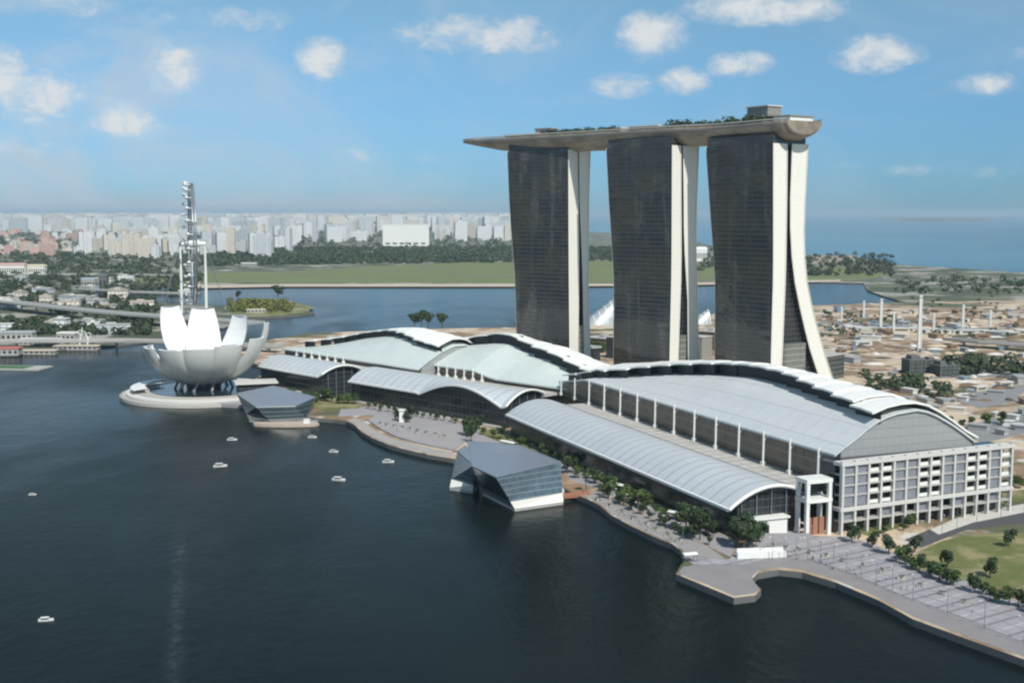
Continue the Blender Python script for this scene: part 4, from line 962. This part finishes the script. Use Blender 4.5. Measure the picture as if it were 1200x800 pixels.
MB().box(-13,0,-1.2,1.2,1.2,1.8).build('deck', M['concrete'], gp_); MB().box(-13,0,1.2,1.4,1.8,2.9).build('rail', M['steel'], gp_)
x, y = at(672, 581, 2); bd = thing('red_footbridge', 'reddish footbridge from the promenade to the large glass pavilion', 'footbridge', (x, y, 0), .35)
MB().box(-9,9,-2,2,1.6,2.3).build('deck', mat('red_timber', (.34,.15,.10), .7), bd)
for s_ in (-2, 2): MB().box(-9,9,s_-.12,s_+.12,2.3,3.4).build('rail', M['orange'], bd)

# ------------------------------------------------------------------ boats
def boat(px, py, ang, sc, label):
    x, y = at(px, py, 0.3); rt = thing('tour_boat', label, 'boat', (x, y, 0.0), ang)
    rows = []
    for i in range(9):
        f = i/8; w = 1.9*math.sin(math.pi*min(.97, .22+f*.78))**.7; xx = -6+12*f; sh_ = .35*(2*f-1)**2+.35*f
        rows.append([(xx, -w, 1.3+sh_), (xx, -w*.75, -.3), (xx, 0, -.6), (xx, w*.75, -.3), (xx, w, 1.3+sh_)])
    mb = MB(); mb.grid(rows); mb.poly(rows[0][::-1]); mb.poly(rows[-1]); mb.grid([[r[0], r[4]] for r in rows][::-1]); mb.build('hull', M['white'], rt)
    MB().box(-3.4,1.8,-1.3,1.3,1.2,2.4).build('cabin', M['dark_glass'], rt); MB().box(-4.2,2.4,-1.7,1.7,2.9,3.15).build('roof', M['white'], rt)
    for (a_, b_2) in ((-4,-1.5),(-4,1.5),(2.1,-1.5),(2.1,1.5)): MB().tube((a_,b_2,1.2),(a_,b_2,2.95),.08,.08,5).build('post', M['steel'], rt)
    rt.scale = (sc, sc, sc); return rt
boat(272,515,.1,.50,'small white boat nearest to the round museum platform')
boat(258,546,.3,.62,'white boat left of centre in open water below the platform')
boat(397,562,-.2,.60,'white boat farthest from shore below the curved promenade')
boat(366,512,.1,.45,'tiny pale boat near the landing deck')
boat(391,529,.0,.45,'tiny pale boat between the landing deck and curved promenade')
boat(455,541,.1,.55,'small pale boat close under the curved promenade')
boat(54,726,.2,.42,'lone small boat in the foreground at lower left')
boat(38,579,.2,.30,'faint tiny boat far left in the open bay')
boat(505,530,.2,.35,'very small moored boat at the curved promenade edge')

# ------------------------------------------------------------------ building site on the right: masts, huts, stores
def mast(px, py, top, w, label):
    x, y = at(px, py, 3); D = y; h = (py-top)*D/FPX*1.01
    rt = thing('site_mast', label, 'mast', (x, y, 2.5))
    mb = MB()
    for (sx_, sy_) in ((-1,-1),(1,-1),(1,1),(-1,1)): mb.tube((sx_*w, sy_*w, -.5), (sx_*w*.75, sy_*w*.75, h), .55, .45, 5)
    for k in range(int(h/4)):
        z0, z1 = k*4, k*4+4
        mb.tube((-w,-w,z0),(w,-w,z1),.2,.2,4); mb.tube((w,w,z0),(-w,w,z1),.2,.2,4); mb.tube((-w,w,z0),(-w,-w,z1),.2,.2,4); mb.tube((w,-w,z0),(w,w,z1),.2,.2,4)
    mb.build('lattice', M['white'], rt)
    MB().box(-w*.55,w*.55,-w*.55,w*.55,-.5,h*.96).build('core', M['white'], rt); MB().box(-w*1.2,w*1.2,-w*1.2,w*1.2,h,h+1.2).build('platform', M['white'], rt)
    MB().box(-w*2,w*2,-w*2,w*2,-.5,1.8).build('footing', M['concrete'], rt)
mast(1077, 410, 347, 1.35, 'tallest white site mast in the middle of the three')
mast(1032, 386, 351, 1.15, 'left white site mast nearest to the splayed tower legs')
mast(1128, 387, 358, 1.1, 'right white site mast above the row of pale huts')
mast(1012, 372, 353, .9, 'short pale far mast left of the others')
mast(1047, 389, 366, .8, 'thin short mast just left of the tallest one')
mast(1094, 391, 368, .8, 'thin short mast just right of the tallest one')
mast(986, 377, 360, .8, 'thin short mast closest to the rightmost tower')
mast(1160, 384, 364, .8, 'thin short mast farthest right on the site')
mm = MB(); rm = random.Random(31)
for i in range(330):
    px = rm.uniform(962, 1230); py = rm.uniform(362, 470)
    if py > 430 and px < 1010+(py-430)*2.2: continue
    x, y = at(px, py, 2.5); r = rm.uniform(2.5, 9); h = r*rm.uniform(.12,.38); n = 9; k = len(mm.v); el_ = rm.uniform(.5,1.8); mi = rm.choice([0,1,1,2,3,3])
    mm.v += [(x+math.cos(q*6.283/n)*r*el_*rm.uniform(.8,1.2), y+math.sin(q*6.283/n)*r*rm.uniform(.8,1.2), 2.3) for q in range(n)]+[(x+math.cos(q*6.283/n)*r*.5*el_*rm.uniform(.7,1.2), y+math.sin(q*6.283/n)*r*.5*rm.uniform(.7,1.2), 2.5+h*rm.uniform(.6,.9)) for q in range(n)]+[(x, y, 2.5+h)]
    for q in range(n):
        q2 = (q+1) % n; mm.f += [(k+q, k+q2, k+n+q2, k+n+q), (k+n+q, k+n+q2, k+2*n)]; mm.m += [mi, mi]
tag(mm.build('earth_mounds', [mat('earth_tan', (.52,.42,.30), .9, var=.3, vs=.1), mat('earth_brown', (.20,.13,.08), .9, var=.3, vs=.1), mat('gravel_pale', (.62,.60,.56), .9, var=.3, vs=.1), mat('earth_dark', (.09,.085,.07), .9, var=.3, vs=.1)]), 'heaps of tan and brown earth and pale gravel on the building site', 'earth heaps', kind='stuff')
rd = random.Random(11)
hutm = [mat('hut_white', (.66,.65,.61), .6, var=.15), mat('hut_cream', (.58,.52,.42), .6, var=.15), mat('hut_brown', (.30,.20,.13), .7, var=.3), mat('hut_grey', (.36,.37,.37), .6, var=.2), mat('hut_blue', (.22,.30,.36), .5, var=.2)]
names = ['white','cream','brown','grey','blue']
HV = {}
def hut(px, py, sz, rz, k, lab, grp, z=2.5):
    key = (k, sz)
    if key not in HV:
        HV[key] = (MB().box(-sz[0]/2,sz[0]/2,-sz[1]/2,sz[1]/2,-.4,sz[2]).mesh('hut_wall', hutm[k]), MB().prism([(-sz[0]/2-.5,-sz[1]/2-.5),(sz[0]/2+.5,-sz[1]/2-.5),(sz[0]/2+.5,sz[1]/2+.5),(-sz[0]/2-.5,sz[1]/2+.5)], sz[2], sz[2]+.6).mesh('hut_roof', hutm[(k*2) % 2 if k < 2 else k]), MB().box(-sz[0]*.35,sz[0]*.35,-sz[1]/2-.1,-sz[1]/2+.1,sz[2]*.35,sz[2]*.7).mesh('hut_window', M['dark_glass']))
    x, y = at(px, py, z); rt = thing('site_hut', lab, 'hut', (x, y, z), rz, grp)
    for nm, me in zip(('wall','roof','window_band'), HV[key]): c = bpy.data.objects.new(nm, me); COL.objects.link(c); c.parent = rt
SZ = [(12,5,3.2),(20,8,4.5),(7,4,3),(28,10,6)]
for i in range(16): hut(1000+i*13.5+rd.uniform(-3,3), 387+i*.35+rd.uniform(-1,1), SZ[rd.choice([0,1,1])], rd.uniform(-.15,.15), rd.choice([0,0,1]), 'pale hut in the long row beneath the site masts', 'pale huts in a row on the building site')
for i in range(110):
    px = rd.uniform(965, 1215); py = rd.choice([rd.uniform(362, 400), rd.uniform(362,455)])
    if px < 1015 and py > 430: continue
    k = rd.choice([0,1,2,2,3,4]); hut(px, py, SZ[rd.choice([0,0,1,2,2])], rd.uniform(0,3.1), k, names[k]+' hut scattered on the sandy building site', names[k]+' huts scattered on the building site')
for i in range(40):
    px = rd.uniform(1050, 1215); py = rd.uniform(452, 512)
    if py > 470+(px-1050)*.35: continue
    k = rd.choice([0,1,3,3,2]); hut(px, py, SZ[rd.choice([0,2,2])], rd.uniform(0,3.1), k, names[k]+' site hut beside the pale roads behind the nearest hall', names[k]+' huts beside the roads behind the nearest hall')
for (px, py, w, d, h, rz, lb) in [(1078,437,26,18,12,.1,'dark netted building frame on the sandy site'), (1106,440,18,15,9,.3,'smaller dark netted frame right of the bigger one')]:
    x, y = at(px, py, 2.5); rt = thing('building_frame', lb, 'building frame', (x, y, 2.5), rz)
    MB().box(-w/2,w/2,-d/2,d/2,-.4,h).build('netting', facade('net%d' % px, (.035,.045,.04), (.13,.14,.12), 3.4, 4, .2, .7, .6), rt)
    for q in range(5): MB().tube((-w/2-.3+q*w/4, -d/2-.5, -.4), (-w/2-.3+q*w/4, -d/2-.5, h+2), .3, .3, 5).build('post', M['steel'], rt)
    MB().box(-w/2-.5,w/2+.5,-d/2-.3,d/2+.5,h,h+.6).box(-w*.4,-w*.1,-d*.3,d*.3,h+.6,h+4).box(w*.15,w*.35,-d*.4,0,h+.6,h+2.5).build('slab', M['darkconc'], rt)
viaduct([at(1110,396,9), at(1150,400,9), at(1210,404,9), at(1300,410,9)], 16, 9, 'site_viaduct', 'pale elevated road crossing the site at the right edge', 'road bridge', zb=2.5, step=30)
# white tent-like domes seen between the towers
def gable(px, py, w, h, label):
    x, y = at(px, py, 2.5); rt = thing('glasshouse', label, 'glasshouse', (x, y, 2.5), .3)
    n = 11; rows = []
    for i in range(n):
        f = i/(n-1); hh = h*(.15+.85*f); rows.append([(-w/2+w*f, d_, max(0,hh*(1-(d_/(w*.35))**2))) for d_ in [w*.35*(j/5-1) for j in range(11)]])
    mb = MB(); mb.grid(rows); mb.poly([*rows[-1]]); mb.build('shell', mat('shell_glass%d' % px, (.34,.38,.40), .3, .1, .1, stripes=(('x',5,.1,(.4,.44,.45)),)), rt)
    for r_ in rows[::2]: MB().path([(p[0], p[1], p[2]+.3) for p in r_], .6, 5).build('rib', M['white'], rt)
gable(704, 380, 40, 34, 'pale ribbed glasshouse rising between left and middle towers')
gable(818, 380, 26, 18, 'small white ribbed glasshouse between middle and right towers')
# bits of scaffolding and low walls near tower feet
for i, (px, py, w, h, mm, lb) in enumerate([(708,400,34,13,'brownwall','brown service building between left and middle tower feet'), (730,408,26,20,'dark_glass','dark glass block right of the left tower foot'), (812,412,30,24,'greypanel','grey service block between middle and right tower feet'), (835,398,22,18,'brownwall','brown block behind the grey service block')]):
    x, y = at(px, py, 12); rt = thing('service_building', lb, 'building', (x, y, 2.5), R(-40))
    MB().box(-w/2,w/2,-9,9,-.4,h).build('wall', M[mm], rt); MB().box(-w/2-.6,w/2+.6,-9.6,9.6,h,h+.8).build('roof', M['terrace'], rt); MB().box(-4,3,-4,4,h+.8,h+3.4).build('plant', M['concrete'], rt)

# ------------------------------------------------------------------ trees along the bay
row([(560,508),(600,520),(640,534),(680,548)], 12, 2.0, .62, 'small tree on the narrow lawn behind the large glass pavilion', 'trees on the lawn behind the glass pavilion')
row([(664,549),(700,567),(750,590),(800,614),(838,631)], 24, 3.5, .70, 'tree in the planted strip along the front of the nearest hall', 'trees along the front of the nearest hall')
row([(680,572),(745,600),(800,628)], 6, 2.0, .85, 'feathery palm in the strip beside the waterfront path', 'palms beside the waterfront path', palm=True)
row([(700,575),(745,597),(790,620),(830,640)], 18, 2.0, .5, 'small shrub like tree beside the waterfront path', 'small trees beside the waterfront path')
for px, py in ((862,640),(872,644),(882,642),(889,636),(873,634)): tree(*at(px,py,2.6), 2.6, random.uniform(1.0,1.3), 'big dark tree in the clump before the arched hall end', 'big dark trees before the arched hall end', random.choice([1,3]))
for px, py in ((812,628),(820,632),(804,622),(827,626)): tree(*at(px,py,2.6), 2.6, random.uniform(.95,1.2), 'dark tree in the clump left of the arched hall end', 'dark trees left of the arched hall end', random.choice([1,3]))
for px, py in ((548,512),(556,506),(552,518),(562,503)): tree(*at(px,py,2.6), 2.6, random.uniform(.9,1.1), 'dark tree between the curved promenade and the glass pavilion', 'dark trees beside the curved promenade', random.choice([1,3]))
row([(335,468),(370,470),(420,474)], 16, 3, .75, 'tree in the garden beside the pale roofed pavilion', 'trees beside the pale roofed pavilion')
row([(430,478),(480,486),(540,497)], 14, 2, .5, 'small tree before the dark front of the middle hall', 'trees before the middle hall')
row([(300,455),(330,456),(350,455)], 7, 4, .8, 'brownish palm by the museum entrance', 'palms by the museum entrance', palm=True)
for px, py in ((468,494),(477,496),(482,490)): tree(*at(px,py,2.6), 2.6, .85, 'dark tree beside the white pillar on the curved plaza', 'dark trees on the curved plaza', 1)
x, y = at(471, 494, 3.5); pl = thing('white_pillar', 'short white pillar on the curved plaza', 'pillar', (x, y, 3.0)); MB().box(-1.6,1.6,-1.6,1.6,-.5,8).build('shaft', M['white'], pl); MB().box(-2.1,2.1,-2.1,2.1,8,8.8).build('cap', M['white'], pl)
row([(985,632),(1030,644),(1075,660)], 4, 1, .62, 'round dark tree on the striped plaza', 'round dark trees on the striped plaza', kind=1)
row([(1050,655),(1072,668),(1110,683),(1160,700),(1200,714),(1280,740)], 30, 2.5, .55, 'bush like tree in the hedge row beside the lawn', 'hedge trees beside the lawn')
for px, py, lb in ((1110,664,'single round tree on the left part of the lawn'), (1160,676,'single tree in the middle of the lawn'), (1072,646,'tree at the left tip of the lawn'), (1182,640,'tree at the far edge of the lawn')):
    tree(*at(px,py,2.7), 2.7, .72, lb, None, 1)
row([(1010,618),(1060,603),(1130,586),(1200,572),(1280,560)], 34, 3.5, .6, 'tree in the green strip behind the grid facade road', 'trees in the green strip before the grid facade')
row([(1040,628),(1100,606),(1180,592)], 12, 3.0, .5, 'dark shrub tree along the pale path near the grid facade', 'shrub trees along the pale path')
row([(1090,508),(1150,500),(1200,492),(1260,486)], 14, 6, .7, 'tree behind the right end of the grid facade', 'trees behind the grid facade')
row([(695,412),(730,418),(770,420)], 9, 5, 1.1, 'dark tree at the feet of the left and middle towers', 'trees at the tower feet')
for px, sc in ((486,1.9),(494,2.1),(502,1.8),(518,2.0),(326,2.4),(279,1.5)):
    x, y = at(px, 385 if px > 400 else 352, 2.5); tree(x, y, 2.5, sc, 'tall dark tree standing before the inner water' if px > 400 else ('tall dark lone tree on the far headland' if px > 300 else 'smaller lone tree on the far headland'), 'tall trees before the inner water' if px > 400 else None, 3)
rdp = random.Random(21)
pm = MB().box(-1.6,1.6,-.7,.7,0,.8).mesh('box', M['concrete']); pf = crown_mesh('planting', 5, 1.6, 1.5, 60, 'leaf', .3)
def planters(pxs, n, z, lab, grp):
    pts = [Vector(at(x, y, z)) for x, y in pxs]
    for i in range(n):
        f = i/(n-1)*(len(pts)-1); k = min(int(f), len(pts)-2); p = pts[k].lerp(pts[k+1], f-k); r = thing('planter', lab, 'planter', (p.x, p.y, z), rdp.uniform(0,3), grp)
        for nm, me in (('box', pm), ('planting', pf)): c = bpy.data.objects.new(nm, me); COL.objects.link(c); c.parent = r
planters([(445,497),(480,503),(520,512)], 9, 3.5, 'small planter box in the row across the curved plaza', 'planter boxes on the curved plaza')
planters([(905,640),(960,650),(1040,672),(1130,706)], 12, 2.64, 'small planter box on the striped plaza', 'planter boxes on the striped plaza')
planters([(700,586),(750,612),(795,634)], 8, 2.6, 'small planter box on the waterfront path', 'planter boxes on the waterfront path')
# people strolling: tiny at this distance, each one a figure with clothes
def person_meshes(shirt, pants, seed):
    rd = random.Random(seed); b = MB(); sk = mat('skin%d' % seed, (.40,.25,.17), .6)
    st = rd.uniform(.12,.25)
    for s_ in (-1, 1): b.path([(s_*st, s_*.1, .04), (s_*st*.55, s_*.1, .5), (0, s_*.09, .92)], [.05,.07,.09], 6)
    b.path([(0,0,.85),(0,0,1.1),(0,0,1.38),(0,0,1.48),(0,0,1.54)], [.15,.14,.17,.08,.06], 8)
    b.path([(0,0,1.52),(0,0,1.58),(0,0,1.66),(0,0,1.73),(0,0,1.76)], [.05,.09,.10,.08,.02], 8)
    for s_ in (-1, 1): b.path([(0, s_*.18, 1.4), (-s_*st*.4, s_*.23, 1.12), (-s_*st*.7+.05, s_*.22, .85)], [.05,.04,.03], 6)
    body = b.mesh('body', sk); c = MB(); c.path([(0,0,.86),(0,0,1.1),(0,0,1.39),(0,0,1.45)], [.17,.16,.20,.10], 8)
    for s_ in (-1, 1): c.path([(0, s_*.17, 1.41), (-s_*st*.3, s_*.225, 1.2)], [.065,.06], 6)
    p = MB()
    for s_ in (-1, 1): p.path([(s_*st, s_*.1, .1), (s_*st*.55, s_*.1, .5), (0, s_*.08, .95)], [.065,.085,.11], 6)
    h = MB(); h.path([(-.02,0,1.62),(-.03,0,1.68),(-.01,0,1.755),(0,0,1.79)], [.10,.11,.09,.02], 8)
    return [body, c.mesh('shirt', mat('shirt%d' % seed, shirt, .8)), p.mesh('trousers', mat('trousers%d' % seed, pants, .8)), h.mesh('hair', M['black'])]
PM = [person_meshes(c1, c2, 60+i) for i, (c1, c2) in enumerate([((.7,.7,.68),(.05,.06,.1)), ((.45,.08,.07),(.08,.08,.08)), ((.10,.18,.38),(.3,.27,.22))])]
def people(poly, n, lab, grp, z=2.62):
    for i in range(n):
        a, b, f = rdp.choice(poly[:-1]), None, rdp.random(); k = poly.index(a); b = poly[k+1]
        x, y = at(a[0]+(b[0]-a[0])*f+rdp.uniform(-5,5), a[1]+(b[1]-a[1])*f+rdp.uniform(-3,3), z); kk = rdp.randint(0,2)
        r = thing('person', lab % ('white','red','blue')[kk], 'person', (x, y, z), rdp.uniform(0,6.28), grp % ('white','red','blue')[kk])
        for me in PM[kk]: c = bpy.data.objects.new(me.name.split('.')[0], me); COL.objects.link(c); c.parent = r
people([(900,645),(960,658),(1040,682),(1140,720)], 26, 'person in a %s shirt walking on the striped plaza', 'people in %s on the striped plaza')
people([(720,600),(760,620),(790,632)], 9, 'person in a %s shirt on the waterfront path', 'people in %s on the waterfront path')
people([(450,503),(490,510),(525,516)], 10, 'person in a %s shirt on the curved plaza', 'people in %s on the curved plaza', 3.5)
# small promenade furniture: white canopies and lamp posts
def canopy(px, py, w, rz, lb):
    x, y = at(px, py, 2.6); rt = thing('canopy', lb, 'canopy', (x, y, 2.6), rz)
    MB().shell([[(-w/2+w*i/6, s_, 3.4+(.5 if abs(s_) < .1 else 0)) for i in range(7)] for s_ in (-1.8,0,1.8)][::-1], .15).build('roof', M['white'], rt)
    for xx in (-w/2+.5, w/2-.5):
        for yy in (-1.5, 1.5): MB().tube((xx,yy,0),(xx,yy,3.35),.12,.12,6).build('post', M['steel'], rt)
canopy(722,574,14,-.9,'white walkway canopy nearest to the large glass pavilion')
canopy(797,610,13,-.85,'white walkway canopy left of the big dark trees')
canopy(596,524,12,-.8,'white canopy on the lawn behind the large glass pavilion')
canopy(700,560,9,-.8,'short white canopy beside the red footbridge')
canopy(808,658,6,.3,'little white shelter at the corner of the boardwalk')
LPm = MB().tube((0,0,0),(0,0,9),.14,.09,6).tube((0,0,8.9),(1.6,0,9.3),.08,.07,5).mesh('post', M['steel']); LHm = MB().box(1.2,2.2,-.2,.2,9.2,9.4).mesh('lamp', M['white'])
def lamps(pxs, n, lab, grp):
    pts = [Vector(at(x, y, 2.6)) for x, y in pxs]
    for i in range(n):
        f = i/(n-1)*(len(pts)-1); k = min(int(f), len(pts)-2); p = pts[k].lerp(pts[k+1], f-k); r = thing('street_lamp', lab, 'street lamp', (p.x, p.y, 2.6), random.uniform(0,6), grp)
        for nm, me in (('post', LPm), ('lamp', LHm)): c = bpy.data.objects.new(nm, me); COL.objects.link(c); c.parent = r
lamps([(905,655),(950,656),(1000,674),(1060,700),(1200,755)], 14, 'thin lamp post along the edge of the striped plaza', 'lamp posts along the striped plaza')
lamps([(690,580),(740,607),(800,638)], 8, 'thin lamp post on the waterfront path', 'lamp posts on the waterfront path')
lamps([(1085,636),(1130,614),(1200,602)], 6, 'lamp post along the road by the pale path', 'lamp posts along the road')

# ------------------------------------------------------------------ air
hz = MB().box(-95000, 95000, -4000, 95000, -1.5, 240)
hm = bpy.data.materials.new('haze'); hm.use_nodes = True; nt = hm.node_tree; nt.nodes.clear()
vo = nt.nodes.new('ShaderNodeVolumePrincipled'); vo.inputs['Density'].default_value = 3.4e-5; vo.inputs['Color'].default_value = (.66,.86,1.0,1); vo.inputs['Anisotropy'].default_value = 0.0
ou = nt.nodes.new('ShaderNodeOutputMaterial'); nt.links.new(vo.outputs[0], ou.inputs['Volume'])
ho = hz.build('haze', hm); ho['kind'] = 'stuff'; ho['label'] = 'pale blue haze over the bay and the far town'; ho['category'] = 'haze'
